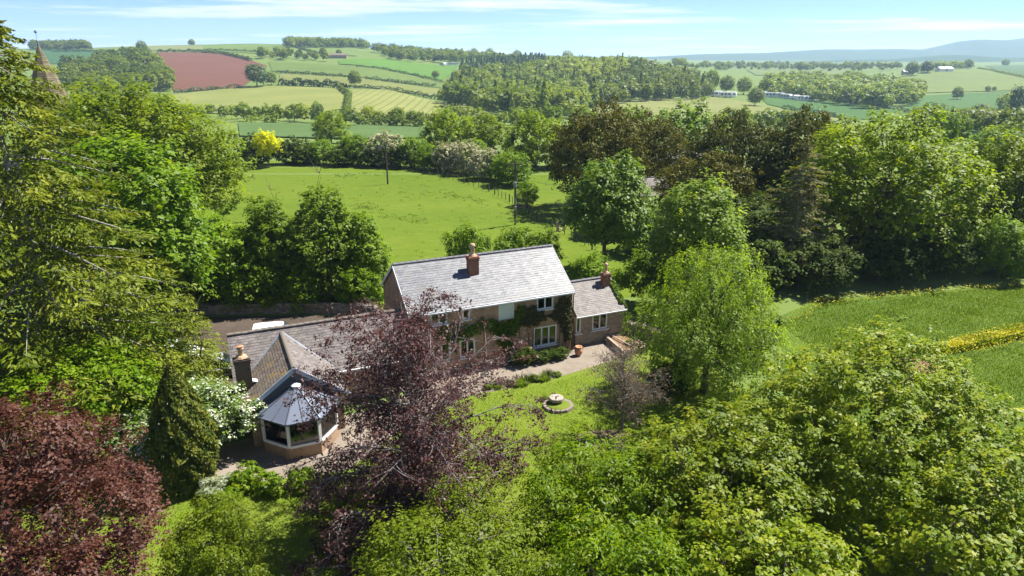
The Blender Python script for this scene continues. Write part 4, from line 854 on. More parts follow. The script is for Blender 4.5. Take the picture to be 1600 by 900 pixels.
plant_tree('maple_tree', tree_big_maple(14, 5.6, 3.8, 620), 'low maple at the bottom edge below the spreading one', 'tree', (9.6, 20.8, 0), 2.9)
plant_tree('cherry_tree', broad(24, 5.0, 3.2, LM['cherry'], 560, 30, .5, .21, .36, nl=14, lr=.36, cb=-.05, low=-.8, twig=30, up=.4), 'smaller glossy cherry at the very bottom edge, right of the yellowish fine leaved tree', 'tree', (4.2, 20.6, 0), 1.1)
bark_beech = plain('beech_bark', (.19, .17, .16), .9, .2, nscale=5, namt=.3)
# copper beech: open crown on many visible grey limbs
def branching(seed, h, spread, mat, bk, ntop, per, size, asp, sub=4, trad=.2, droop=.25, cr=.35, zb=.16, lenf=1.0, peak=(0, 0), keep=1.0, pw=.85):
    rs = np.random.RandomState(seed); mb = MB(); C = []; D = []
    tp = np.array([peak[0], peak[1], h * .96]); N = 9; TR = [np.array([peak[0] * s ** 2 + .08 * rs.randn() * s, peak[1] * s ** 2 + .08 * rs.randn() * s, -.3 + (h * .96 + .3) * s]) for s in np.linspace(0, 1, N)]
    mb.tube(TR, [trad * (1.4 if i == 0 else 1) * (1 - .93 * i / (N - 1)) for i in range(N)], 8)
    for i in range(ntop):
        s = zb + (1 - zb) * ((i + .5) / ntop) ** pw; b = np.array([np.interp(s * (N - 1), range(N), [q[j] for q in TR]) for j in range(3)])
        th = i * 2.4 + .5 * rs.randn(); L = spread * lenf * (1.05 - s) ** .52 * (.7 + .5 * rs.rand()) + .35; el = .2 + .9 * s + .14 * rs.randn()
        el = el - .25 * (s < .3); L = min(L * (1.1 if s < .3 else 1.0), .82 * spread)
        d = np.array([math.cos(th) * math.cos(el), math.sin(th) * math.cos(el), math.sin(el)]); pts = [b]; p = b.copy(); K = 6
        for k in range(K):
            d = unit(d + np.array([0, 0, -droop * (k / K)]) + .16 * rs.randn(3)); p = p + d * L / K; pts.append(p.copy())
        r0 = trad * .32 * (1.05 - s) + .015; mb.tube(pts, [r0 * (1 - .85 * k / K) for k in range(K + 1)], 5, False)
        for k in range(1, K + 1):
            for _ in range(max(1, int(sub * (.3 + .95 * L / (spread * lenf)) + rs.rand()))):
                q = pts[k] + (pts[k - 1] - pts[k]) * rs.rand(); dd = unit(d * .8 + .75 * unit(rs.randn(3)) + np.array([0, 0, -.25 * droop])); l = L * (.16 + .22 * rs.rand()) * (1.15 - .45 * k / K) + .2; l = min(l, 1.5)
                e1 = q + dd * l * .5 + .05 * rs.randn(3); e2 = e1 + unit(dd + np.array([0, 0, -droop * .9]) + .3 * rs.randn(3)) * l * .5; mb.tube([q, e1, e2], [r0 * .22 + .006, r0 * .13 + .004, .003], 3, False)
                for f_ in (.35, .6, .85, 1.0):
                    if rs.rand() < keep * (1.2 - .75 * s): C.append((q + (e1 - q) * f_ * 2) if f_ < .5 else e1 + (e2 - e1) * (f_ - .5) * 2); D.append(unit(dd + np.array([0, 0, .3])))
    C = np.array(C); D = np.array(D); C[:, 2] = np.maximum(C[:, 2], .4); V, rn = puff(rs, C, D, per, cr, size, asp, .55, 1.0, .4, .6); V[:, :, 2] = np.maximum(V[:, :, 2], .05)
    return mb.mesh('trunk', bk, True), quad_mesh('crown', V, rn, mat)
plant_tree('copper_beech', branching(41, 9.4, 7.6, LM['copper'], bark_beech, 72, 16, .12, .66, 5, .22, .2, .33, .10, 1.12, (.7, -.3), .78, 1.35), 'open crowned copper beech with grey limbs in front of the cottage', 'tree', (-4.3, 28.3, 0), math.pi)
plant_tree('purple_plum', branching(42, 4.6, 3.4, LM['purple'], bark_beech, 40, 5, .08, .6, 4, .11, .1, .26, .3, 1.05, (0, 0), .8), 'small purple brown plum tree standing on the lawn beside the millstone', 'tree', (6.6, 36.7, 0))

# ------------------------------------------------------------------ left side
def conif(seed, h, r, zb, nb, per, size, mat, bk=bark, trad=.3, branches=True, **k):
    rs = np.random.RandomState(seed); V, rn, br, dr = conifer(rs, h, r, zb, nb, per, size, **k); V[:, :, 2] = np.maximum(V[:, :, 2], .05)
    mb = MB(); mb.tube([(.05 * rs.randn() * i, .05 * rs.randn() * i, -.3 + (h + .2) * i / 8) for i in range(9)], [trad * (1 - .95 * i / 8) for i in range(9)], 8)
    if branches:
        for th, z, L in br[::2]:
            e = np.array([math.cos(th), math.sin(th), 0]); mb.tube([np.array([0, 0, z]) + e * L * s + np.array([0, 0, -dr * L * s ** 1.6]) for s in (0, .35, .7, .95)], [.02 + .012 * L, .015 + .008 * L, .01 + .004 * L, .004], 3, False)
    return mb.mesh('trunk', bk, True), quad_mesh('crown', V, rn, mat)
plant_tree('spruce_tree', conif(51, 24.2, 8.8, .6, 430, 230, .34, LM['spruce'], bark_grey, .38, asp=.31, droop=.30, width=.34, power=.56, hang=.22, rag=.3), 'towering yellow green spruce with drooping branches at the left edge', 'tree', (-26.6, 36.5, 0))
plant_tree('feathery_conifer', conif(52, 8.2, 2.7, .3, 120, 120, .17, LM['feather'], droop=.22, width=.34, power=.8, rag=.3, trad=.12), 'feathery young conifer in front of the parked cars, left of the wing chimney', 'tree', (-19.2, 38.6, 0))
def column(seed, h, r, n, mat):
    rs = np.random.RandomState(seed); z = rs.rand(n) ** .9; th = rs.rand(n) * 6.283; pr = r * np.clip(np.sin(np.clip(z * 2.6 + .55, 0, 3.1)) ** .8, .04, 1) * (1 - .35 * z)
    fl = 1 + .12 * np.sin(th * 7 + 3 * z) * np.sin(z * 23 + th * 2) + .06 * rs.randn(n); P = np.c_[np.cos(th) * pr * fl, np.sin(th) * pr * fl, .1 + z * h]
    N = np.c_[np.cos(th), np.sin(th), .5 + 0 * th] + .55 * rs.randn(n, 3); T = np.c_[.35 * np.cos(th), .35 * np.sin(th), 1 + 0 * th] + .3 * rs.randn(n, 3)
    rn = np.clip(.5 + .35 * np.sin(th * 7 + 3 * z) * np.sin(z * 23 + th * 2) + .22 * rs.randn(n), 0, 1)
    mb = MB(); mb.tube([(0, 0, -.2), (0, 0, h * .6), (0, 0, h * .95)], [.14, .08, .02], 7)
    return mb.mesh('trunk', bark, True), quad_mesh('crown', leaves(P, N, .24, .38, rs, T, .08), rn, mat)
plant_tree('columnar_cypress', column(53, 6.8, 1.65, 15000, LM['cypress']), 'dense dark green columnar cypress left of the conservatory', 'tree', (-17.0, 31.3, 0))
plant_tree('sycamore_tree', broad(54, 16.4, 6.4, LM['syc'], 1250, 26, .75, .38, .8, nl=24, lr=.32, cb=.0, low=-.8, twig=20, trad=.35), 'bright fresh green sycamore just right of the tall spruce', 'tree', (-31.0, 53.5, 0))
plant_tree('blossom_shrub', broad(55, 4.4, 2.5, LM['whitefl'], 420, 24, .4, .16, .7, nl=9, lr=.42, cb=.05, twig=10), 'shrub with white blossom between the dark cypress and the conservatory', 'shrub', (-17.2, 34.6, 0))
plant_tree('blossom_shrub', broad(56, 3.4, 2.0, LM['whitefl'], 300, 24, .4, .16, .7, nl=8, lr=.42, cb=.05, twig=10), 'shrub with white blossom left of the dark cypress', 'shrub', (-19.6, 32.4, 0))
plant_tree('garden_tree', broad(57, 7.2, 4.2, LM['mid'], 760, 26, .5, .2, .65, nl=14, lr=.36, cb=.1, twig=20), 'yellow green garden tree at the foot of the tall spruce', 'tree', (-23.5, 33.6, 0))
plant_tree('garden_tree', broad(58, 5.8, 3.4, LM['mid'], 560, 26, .5, .2, .65, nl=12, lr=.36, cb=.1, twig=20), 'bushy green tree between the feathery conifer and the tall spruce', 'tree', (-24.2, 39.4, 0), 1.2)

# trees between the lane and the meadow (left)
m_olive = broad(61, 15, 6.2, LM['olive'], 1000, 22, .85, .36, .7, nl=22, lr=.32, cb=-.05, low=-.85, twig=80, bk=bark)
m_deep = broad(62, 11, 2.6, LM['alder'], 850, 24, .42, .26, .7, nl=22, lr=.33, cb=-.12, low=-.95, cone=.9, twig=40)
m_mid = broad(63, 9.5, 4.2, LM['mid'], 700, 24, .65, .32, .7, nl=15, lr=.36, cb=-.12, low=-.95, twig=20)
m_shrub = broad(64, 3.4, 2.4, LM['mid'], 260, 22, .4, .2, .7, nl=8, lr=.42, cb=.03, twig=6)
for lab, x, y, s, rz, d in (
 ('olive green ash just right of the church tower', -54, 88, 1.12, .3, m_olive),
 ('olive green ash with bare brown branches standing tallest behind the bright sycamore', -45.5, 83, 1.28, 1.5, m_olive),
 ('olive green ash at the left end of the meadow, nearest the yellow tree', -41.0, 88, 1.08, 2.6, m_olive),
 ('olive green ash low behind the sycamore at the edge of the meadow', -40.5, 74, .8, 4.1, m_olive),
 ('olive green ash farthest back between the church and the red field', -60, 112, 1.0, 5.0, m_olive)): plant_tree('ash_tree', d, lab, 'tree', (x, y, 0), rz, s)
for lab, x, y, s, rz, d in (
 ('dark green alder in the clump behind the wing, leftmost of three', -21.6, 60.0, .97, .2, m_deep),
 ('dark green alder in the clump behind the wing, the tallest of three', -16.8, 60.6, 1.06, 1.3, m_deep),
 ('dark green alder in the clump behind the wing, nearest the cottage gable', -13.6, 60.8, .82, 2.6, m_deep)): plant_tree('alder_tree', d, lab, 'tree', (x, y, 0), rz, (s, s, s))
for lab, x, y, s, rz, d in (
 ('mixed green hedgerow tree above the lane, right of the bright sycamore', -26.0, 60.0, .86, .6, m_mid),
 ('mixed green hedgerow tree below the sycamore by the parked cars', -32.6, 58.2, .8, 2.1, m_mid),
 ('rounded green hedgerow tree left of the alders', -22.8, 58.4, .62, 3.3, m_mid),
 ('low green hedgerow tree at the foot of the alders above the lane wall', -18.6, 58.6, .5, 4.3, m_mid),
 ('low green hedgerow tree between the alders and the cottage gable', -13.4, 58.6, .46, 5.3, m_mid),
 ('hedgerow tree shading the far end of the lane', -29.2, 57.8, .66, 1.0, m_mid)): plant_tree('hedgerow_tree', d, lab, 'tree', (x, y, 0), rz, s)
def dead_tree(seed, h):
    rs = np.random.RandomState(seed); mb = MB()
    for j in range(4):
        a = rs.rand() * 6.28; p = np.array([.15 * j, .1 * j, -.2]); d = np.array([.12 * math.cos(a), .12 * math.sin(a), 1]); pts = [p]; H = h * (1 - .13 * j)
        for k in range(7): d = unit(d + .1 * rs.randn(3)); p = p + d * H / 7; pts.append(p)
        mb.tube(pts, [.11 * (1 - .13 * k) for k in range(8)], 5, False)
        for k in range(2, 8):
            for _ in range(4):
                dd = unit(d * .9 + .7 * rs.randn(3)); q = pts[k]; l = .5 + 1.1 * rs.rand(); mb.tube([q, q + dd * l * .5 + .06 * rs.randn(3), q + dd * l + np.array([0, 0, .25])], [.035, .02, .008], 3, False)
    return mb
t = thing('bare_tree', 'leafless thin grey tree rising above the alder clump below the yellow tree', 'tree', (-20.6, 62.8, 0)); dead_tree(4, 11.8).build('trunk', bark, t)

# ------------------------------------------------------------------ right side
plant_tree('birch_tree', broad(71, 11.2, 4.6, LM['willow'], 2300, 19, .42, .17, .45, nl=26, lr=.3, cb=-.06, twig=90, mode='strand', strand=.75, low=-.85, cone=.75), 'feathery light green birch on the lawn edge right of the cottage', 'tree', (12.9, 41.8, 0))
plant_tree('pale_maple', broad(72, 11.8, 3.7, LM['pale'], 800, 22, .55, .28, .75, nl=15, lr=.36, cb=.1, twig=20), 'upright pale green maple behind the feathery birch', 'tree', (16.0, 57.5, 0))
plant_tree('lime_tree', broad(73, 12.4, 4.2, LM['deep'], 900, 22, .6, .30, .75, nl=18, lr=.34, cb=.1, low=-.7, twig=60, trad=.26), 'dark green lime with a visible trunk behind the annex', 'tree', (9.4, 68.3, 0))
plant_tree('oak_tree', broad(74, 15.4, 10.2, LM['oak'], 1700, 24, .8, .36, .75, nl=38, lr=.24, cb=-.05, twig=60, trad=.5, low=-.8), 'huge rounded yellow green oak on the right', 'tree', (40.2, 73.5, 0))
plant_tree('fir_tree', conif(75, 14.2, 4.2, .6, 150, 120, .34, LM['greyfir'], bark_grey, .25, droop=.15, width=.3, power=.6, rag=.4), 'sparse grey brown fir left of the huge oak', 'tree', (28.2, 67.0, 0))
m_yew = broad(76, 11.5, 6.6, LM['yew'], 1150, 22, .7, .42, .36, nl=18, lr=.35, cb=.02, twig=6, bk=bark_red, up=.15, rand=.9)
_y2 = m_yew[1].copy(); _y2.materials[0] = leafmat('dark_yew_needle', (.032, .045, .010), (.072, .085, .016), (.135, .14, .028), .18, (1.3, 1.2, .5), .6); m_yew2 = (m_yew[0], _y2)
for lab, x, y, s, rz in (
 ('big rust brown yew at the corner of the meadow', 12.6, 100, (1.12, 1.05, 1.2), .2), ('rust brown yew behind the dark green lime', 20.5, 108, (1.0, 1.0, 1.06), 1.4),
 ('broad dark olive yew between the pale maple and the fir', 30.5, 92, (1.15, 1.05, 1.12), 2.2), ('dark olive yew directly left of the huge oak', 37.5, 88, (1.05, 1.0, 1.2), 3.4),
 ('low rust brown yew right of the hidden slate roofed house', 24.0, 86, (.85, .9, .8), 4.4)): plant_tree('yew_tree', m_yew2 if 'olive' in lab else m_yew, lab, 'tree', (x, y, 0), rz, s)
plant_tree('shade_tree', m_olive, 'dull green tree at the right edge beside the huge oak', 'tree', (56, 76, 0), .8, (.9, .9, .98))
plant_tree('shade_tree', broad(77, 14, 5, LM['pale'], 620, 20, .8, .34, .75, nl=14, lr=.36, cb=.1, twig=0), 'whitish green tree at the right edge behind the huge oak', 'tree', (66, 84, 0), 1.8)
plant_tree('hazel_bush', m_mid, 'bright green hazel under the right side of the huge oak', 'shrub', (49.5, 67.2, 0), .4, (.62, .62, .68))
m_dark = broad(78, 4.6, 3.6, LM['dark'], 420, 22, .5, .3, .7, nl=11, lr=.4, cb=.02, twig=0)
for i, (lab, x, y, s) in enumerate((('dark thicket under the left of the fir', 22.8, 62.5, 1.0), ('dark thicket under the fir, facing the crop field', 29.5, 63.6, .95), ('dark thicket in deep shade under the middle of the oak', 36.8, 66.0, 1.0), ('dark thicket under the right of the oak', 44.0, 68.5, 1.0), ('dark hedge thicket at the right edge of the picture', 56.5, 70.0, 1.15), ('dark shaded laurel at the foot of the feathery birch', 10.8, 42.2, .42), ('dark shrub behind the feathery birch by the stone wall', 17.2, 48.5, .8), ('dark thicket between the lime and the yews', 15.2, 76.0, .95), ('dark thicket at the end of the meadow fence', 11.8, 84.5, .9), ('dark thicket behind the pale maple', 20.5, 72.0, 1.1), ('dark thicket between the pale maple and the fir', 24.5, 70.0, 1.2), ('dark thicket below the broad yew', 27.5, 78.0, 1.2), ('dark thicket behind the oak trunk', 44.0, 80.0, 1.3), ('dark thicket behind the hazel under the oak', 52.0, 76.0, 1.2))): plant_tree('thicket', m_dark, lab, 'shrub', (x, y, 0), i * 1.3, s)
for lab, x, y, s, rz in (('green bush behind the cottage chimney', -4.6, 67.6, (1.1, 1.1, 1.5), .2), ('wide bush with pale tips behind the cottage ridge', 0.2, 68.6, (1.25, 1.0, 1.35), 1.4), ('second half of the bush row behind the cottage ridge', 3.0, 68.2, (1.1, .9, 1.25), 1.9), ('brownish green bush between the cottage gable and the lime', 7.4, 61.5, (.95, .9, 1.1), 2.4), ('loose green shrub behind the annex chimney', 11.8, 58.8, (1.1, 1.1, 1.3), 3.1), ('tall loose shrub over the field gate', 14.4, 55.4, (1.15, 1.15, 1.35), 4.0)): plant_tree('shrub', m_shrub, lab, 'shrub', (x, y, 0), rz, s)
m_bed = broad(79, .9, .7, LM['cherry'], 110, 18, .16, .13, .6, nl=6, lr=.45, cb=.02, twig=0)
m_pale = broad(80, .8, .6, leafmat('silver_leaf', (.2, .24, .16), (.3, .34, .25), (.45, .47, .38), .3), 90, 16, .15, .12, .4, nl=6, lr=.45, cb=.02, twig=0)
for i, (lab, x, y, s, d) in enumerate((
 ('round green border plant left of the conservatory path', -13.9, 31.0, 1.25, m_bed), ('lime green border plant below the conservatory', -12.5, 30.6, 1.1, m_bed), ('border plant under the left branches of the copper beech', -10.9, 31.0, 1.15, m_bed), ('low green border plant nearest the dark cypress', -14.2, 29.6, .9, m_bed),
 ('silvery border plant at the foot of the dark cypress', -15.4, 30.4, 1.25, m_pale), ('silvery border plant between the cypress and the gravel', -14.9, 31.3, .8, m_pale),
 ('green tuft on the lawn edge nearest the copper beech', -1.7, 42.2, .42, m_bed), ('green tuft on the lawn edge left of the big arched window', -.1, 42.8, .4, m_bed), ('green tuft on the lawn edge below the big arched window', 1.6, 43.5, .5, m_bed), ('green tuft on the lawn edge in line with the urn', 3.2, 44.2, .4, m_bed), ('green tuft beside the millstone ornament', 2.2, 40.6, .4, m_bed), ('small plant against the wall by the raised bed', 9.6, 50.4, .6, m_bed), ('low plant growing in the raised bed', 9.0, 49.1, .4, m_bed))): plant_tree('border_plant', d, lab, 'plant', (x, y, .35 if 'in the raised' in lab else 0), i * .9, s)
def tuft_mesh(seed, n, h, spread, mat):
    rs = np.random.RandomState(seed); a = rs.rand(n) * 6.283; r0 = spread * .5 * rs.rand(n) ** .5; B = np.c_[np.cos(a) * r0 * 1.8, np.sin(a) * r0, 0 * a]; L = h * (.5 + .7 * rs.rand(n)); d = np.c_[np.cos(a) * L * .5, np.sin(a) * L * .5, L] + .12 * h * rs.randn(n, 3); t = np.c_[-np.sin(a), np.cos(a), 0 * a] * .022
    mb = MB(); mb.tube([(0, 0, -.05), (0, 0, .12)], [.05, .02], 5); return mb.mesh('trunk', bark), quad_mesh('crown', np.stack([B - t, B + t, B + d * .7 + t, B + d], 1), rs.rand(n), mat)
m_tuft = tuft_mesh(3, 420, .55, 1.1, LM['ivy'])
for i, (lab, x, y, s) in enumerate((('grassy tuft between the first and second lawn edge plants', -.9, 42.6, .7), ('long grassy tuft on the lawn edge under the arched window', .8, 43.1, .8), ('grassy tuft on the lawn edge opposite the clipped shrubs', 2.4, 43.9, .7))): plant_tree('grass_clump', m_tuft, lab, 'plant', (x, y, 0), .42 + .3 * i, s)
def wallside(x, d): return (AX - EX * HL + EX * x + EY * d, AY - EY * HL + EY * x - EX * d, 0)
for i, (lab, x, s) in enumerate((('dark clipped shrub against the front wall left of the arched window', 8.0, (.26, .2, .28)), ('dark clipped shrub under the left half of the arched window', 9.4, (.26, .2, .17)), ('dark clipped shrub under the right half of the arched window', 10.8, (.26, .2, .17)))): plant_tree('clipped_shrub', m_dark, lab, 'shrub', wallside(x, .75), AZ, s)

# climbers on the front wall
def climber(label, blobs, n, mat, seed, size=.17, parent_house=True, z_lim=4.85):
    rs = np.random.RandomState(seed); P = []
    while len(P) < n:
        bx, bz, rx_, rz_ = blobs[rs.randint(len(blobs))]; a = rs.rand() * 6.283; q = rs.rand() ** .6 * (1 + .25 * math.sin(a * 5 + bx) + .15 * math.sin(a * 9)); x, z = bx + rx_ * q * math.cos(a), bz + rz_ * q * math.sin(a)
        if .05 < z < z_lim and not any(o[0] - .02 < x < o[1] + .02 and o[2] - .04 < z < o[3] + .02 for o in ops): P.append((x, -.06 - .28 * rs.rand() * (1 - q * .6), z))
    P = np.array(P); N = np.array([0, -1, .5]) + .6 * rs.randn(len(P), 3); V = leaves(P, N, size, .75, rs, None)
    t = thing('climbing_plant', label, 'climber', (AX - EX * HL, AY - EY * HL, 0), AZ); mb = MB()
    for bx, bz, rx_, rz_ in blobs: mb.tube([(bx, -.05, .0), (bx + .2, -.05, bz * .5), (bx, -.06, bz)], [.035, .025, .01], 5, False)
    mb.build('stem', bark, t); link('leaves', quad_mesh('leaves', V, rs.rand(len(V)), mat), t)
climber('bright green climber hanging below the loft door', [(7.9, 3.7, .7, .6), (7.3, 2.9, .9, .6), (6.9, 2.2, .7, .7), (6.2, 3.0, .7, .4), (7.0, 1.4, .4, .5)], 3200, LM['ivy'], 1)
climber('dull brown green climber between the loft door and the upper right window', [(9.0, 3.6, .9, .7), (9.3, 3.2, .8, .5), (8.6, 3.2, .6, .5)], 2200, LM['creeper'], 2)
climber('dull climber covering the right corner of the cottage', [(11.6, 3.7, .7, 1.0), (11.8, 2.7, .55, .9), (11.2, 3.2, .7, .4), (12.0, 1.7, .35, .7)], 2800, LM['creeper'], 3)
climber('dark climber under the upper left windows', [(2.2, 3.2, 1.3, .5), (4.0, 3.1, 1.2, .5), (5.2, 3.3, .8, .5), (3.0, 2.7, .7, .3)], 3000, LM['deep'], 4)
def annex_ivy():
    rs = np.random.RandomState(9); n = 1500; P = np.c_[4.42 + .15 * rs.rand(n), -.1 + 2.4 * rs.rand(n) ** 1.3, .3 + 2.5 * rs.rand(n)]; V = leaves(P, np.array([1, -.3, .6]) + .5 * rs.randn(n, 3), .17, .75, rs)
    m2 = 700; P2 = np.c_[4.1 + .5 * rs.rand(m2), .2 + 1.9 * rs.rand(m2), 0 * rs.rand(m2)]; P2[:, 2] = 2.68 + P2[:, 1] * .705 + .12 * rs.rand(m2); V2 = leaves(P2, np.array([.3, -.5, 1]) + .5 * rs.randn(m2, 3), .17, .75, rs)
    t = thing('climbing_plant', 'green ivy spilling over the right verge of the annex roof', 'climber', annex.location, AZ); VV = np.concatenate([V, V2]); link('leaves', quad_mesh('leaves', VV, rs.rand(len(VV)), LM['ivy']), t); mb = MB(); mb.tube([(4.45, .3, 0), (4.46, .5, 1.2), (4.5, .9, 2.6)], [.04, .03, .015], 5); mb.build('stem', bark, t)
annex_ivy()

# ------------------------------------------------------------------ far edge of the meadow and the trees behind it
b_mid = broad(101, 8, 4.2, LM['mid'], 330, 20, .7, .42, .7, nl=11, lr=.4, cb=-.1, low=-.95, twig=0)
b_oak = broad(102, 11, 6.5, LM['oak'], 460, 20, .85, .5, .7, nl=15, lr=.36, cb=-.1, low=-.95, twig=0)
b_haw = broad(103, 6.5, 3.6, LM['haw'], 320, 20, .55, .36, .7, nl=10, lr=.4, cb=-.1, low=-.95, twig=0)
b_syc = broad(104, 12, 6.0, LM['syc'], 460, 20, .8, .5, .75, nl=16, lr=.35, cb=-.1, low=-.95, twig=0)
b_deep = broad(105, 12, 5.6, LM['deep'], 420, 20, .8, .5, .75, nl=14, lr=.36, cb=-.1, low=-.95, twig=0)
b_dark = broad(106, 5.5, 4.0, LM['dark'], 260, 20, .6, .42, .7, nl=9, lr=.4, cb=-.1, low=-.95, twig=0)
b_pop = broad(107, 12, 2.4, LM['olive'], 300, 18, .6, .45, .6, nl=14, lr=.3, cb=.1, twig=20)
def put(name, data, label, u, v, vtop, href, cat='tree', wide=1.0, rz=None, y=None):
    """stand a tree on the ground seen at (u, v), scaled to the height the photograph shows"""
    if y is not None:
        z = 0.0; x = (u - 800) / FPX * y * .985; x, yv = x, y; zb = gz(x, y)
    else:
        g = G(u, v); x, yv, zb = g.x, g.y, g.z
    h = _z_of(vtop, yv) - zb; s = h / href
    return plant_tree(name, data, label, cat, (x, yv, zb), (u * .37) % 6.28 if rz is None else rz, (s * wide, s * wide, s))
# name, data, label, u, v(base), v(top), model height, width factor
yt = G(421, 262)
plant_tree('golden_tree', broad(108, 6.6, 2.6, LM['golden'], 330, 20, .45, .3, .7, nl=10, lr=.38, cb=.14, twig=0), 'bright golden yellow tree at the far left of the meadow', 'tree', (yt.x, yt.y, 0), 0.0, (.92, .92, 1.12))
for nm, d, lab, u, v, vt, hr, w in (
 ('purple_hedge_tree', b_dark, 'dark bush left of the golden yellow tree', 398, 258, 212, 5.5, .9),
 ('hedge_bush', b_dark, 'dark green bush just right of the golden yellow tree', 458, 256, 215, 5.5, 1.0),
 ('hedge_bush', b_mid, 'bright green bush with pale blossom second from the golden yellow tree', 505, 257, 216, 8, 1.1),
 ('hedge_bush', b_dark, 'low dark bush between two bushes right of the golden tree', 478, 257, 226, 5.5, 1.1),
 ('hedge_bush', b_dark, 'low dark bush below the loose green hedge tree', 530, 259, 228, 5.5, 1.2),
 ('hedge_bush', b_dark, 'dark bush at the foot of the white hawthorn behind the far pole', 580, 261, 232, 5.5, 1.1),
 ('hedge_bush', b_dark, 'dark bush right of the far utility pole', 626, 262, 226, 5.5, 1.1),
 ('hedge_bush', b_mid, 'green bush between the fence start and the greyish hawthorn', 686, 266, 228, 8, 1.0),
 ('hedge_bush', b_mid, 'green bush between the two palest hawthorns and the oaks', 780, 282, 240, 8, 1.0),
 ('hedge_bush', b_mid, 'loose green hedge tree left of the white hawthorn', 560, 258, 208, 8, 1.0),
 ('hawthorn_tree', b_haw, 'white blossoming hawthorn behind the far utility pole', 603, 259, 205, 6.5, 1.0),
 ('hedge_bush', b_mid, 'green hedge tree just right of the far utility pole', 648, 262, 212, 8, 1.0),
 ('hedge_bush', b_mid, 'rounded green hedge tree at the start of the post fence', 672, 266, 224, 8, .95),
 ('hawthorn_tree', b_haw, 'greyish hawthorn with little blossom along the fence', 700, 268, 222, 6.5, 1.0),
 ('hawthorn_tree', b_haw, 'brownish hawthorn left of the whitest one', 728, 272, 220, 6.5, 1.0),
 ('hawthorn_tree', b_haw, 'pale grey white hawthorn nearest the near utility pole', 757, 280, 231, 6.5, .95),
 ('hedge_bush', b_mid, 'fresh green hedge tree behind the near utility pole', 800, 290, 234, 8, 1.05),
 ('hedge_bush', b_mid, 'small green tree with a thin trunk right of the near utility pole', 824, 322, 281, 8, .85),
 ('round_oak', b_oak, 'round yellow green oak standing beyond the golden tree', 518, 224, 172, 11, 1.0),
 ('round_oak', b_oak, 'yellow green oak behind the fence hawthorns, leftmost of three', 700, 244, 170, 11, 1.0),
 ('round_oak', b_oak, 'yellow green oak behind the fence hawthorns, middle of three', 762, 248, 178, 11, 1.0),
 ('round_oak', b_oak, 'rounded oak behind the fence hawthorns, next to the big yew', 836, 262, 174, 11, .95),
 ('sycamore_tree', b_syc, 'fresh green sycamore behind the yews, left of the tall dark one', 980, 262, 164, 12, .95),
 ('sycamore_tree', b_deep, 'tall dark green sycamore behind the yews', 1060, 268, 156, 12, 1.0),
 ('poplar_tree', b_pop, 'thin upright poplar behind the yews right of the small brown house', 1157, 232, 162, 12, 1.0),
 ('round_oak', b_oak, 'yellow green tree beside the roof of the small brown house', 1118, 236, 182, 11, .6),
 ('hedge_tree', b_deep, 'dark little tree in the valley hedge left of the round oak', 497, 192, 158, 12, .8),
 ('hedge_tree', b_mid, 'pale rounded bush right of the huge oak at the frame edge', 1545, 262, 196, 8, 1.1),
 ('hedge_tree', b_mid, 'greyish tree behind the top right of the huge oak', 1465, 236, 168, 8, .8),
 ('hedge_tree', b_deep, 'dark narrow tree behind the right shoulder of the huge oak', 1497, 236, 178, 12, .55),
 ('hedge_tree', b_mid, 'low green bush behind the golden yellow tree', 545, 240, 213, 8, 1.0),
 ('hedge_tree', b_mid, 'green hedge tree behind the pair of fence hawthorns', 740, 262, 215, 8, 1.0),
 ('hedge_tree', b_oak, 'yellow green tree behind the yews, left of the fresh sycamore', 890, 262, 192, 11, .8),
): put(nm, d, lab, u, v, vt, hr, 'shrub' if 'bush' in nm else 'tree', w)

# ------------------------------------------------------------------ far farmland: single trees, hedges, woods
def low_tree(seed, h, r, n, size, cb=.06, nl=7, rz=None):
    rs = np.random.RandomState(seed); rz = rz or h * (1 - cb) / 2; c, lr = lobes(rs, r, r, rz, h - rz, nl, .44); C, D = clusters(rs, c, lr, n, -.75); C[:, 2] = np.maximum(C[:, 2], .3)
    V = leaves(C, D + .35 * rs.randn(n, 3) + np.array([0, 0, .8]), size, .8, rs); return V, np.clip(.5 + .25 * rs.randn(n), 0, 1)
def low_conifer(seed, h, r, n, size):
    rs = np.random.RandomState(seed); z = rs.rand(n) ** 1.3; th = rs.rand(n) * 6.283; q = r * (1 - z) ** .8 * (.75 + .3 * rs.rand(n)); P = np.c_[q * np.cos(th), q * np.sin(th), .5 + z * (h - .6)]
    N = np.c_[np.cos(th), np.sin(th), .7 + 0 * th] + .35 * rs.randn(n, 3); return leaves(P, N, size, .7, rs, np.c_[np.cos(th), np.sin(th), -1.2 + 0 * th]), np.clip(.5 + .25 * rs.randn(n), 0, 1)
ft_mesh = {}
for k, mt in (('far', 'far'), ('lite', 'farlite'), ('dk', 'fardark')):
    V, rn = low_tree(200 + len(k), 14, 7.0, 1500, 1.15, nl=11); mb = MB(); mb.tube([(0, 0, -1), (0, 0, 6)], [.4, .25], 6); ft_mesh[k] = (mb.mesh('trunk', bark, True), quad_mesh('crown', V, rn, LM[mt]))
def fput(label, u, v, vt, k='far', w=1.0):
    g = G(u, v); h = _z_of(vt, g.y) - g.z; s = max(h, 2) / 14.0; plant_tree('far_tree', ft_mesh[k], label, 'tree', tuple(g), (u * .7) % 6.28, (s * w, s * w, s), 'trees dotted over the far farmland')
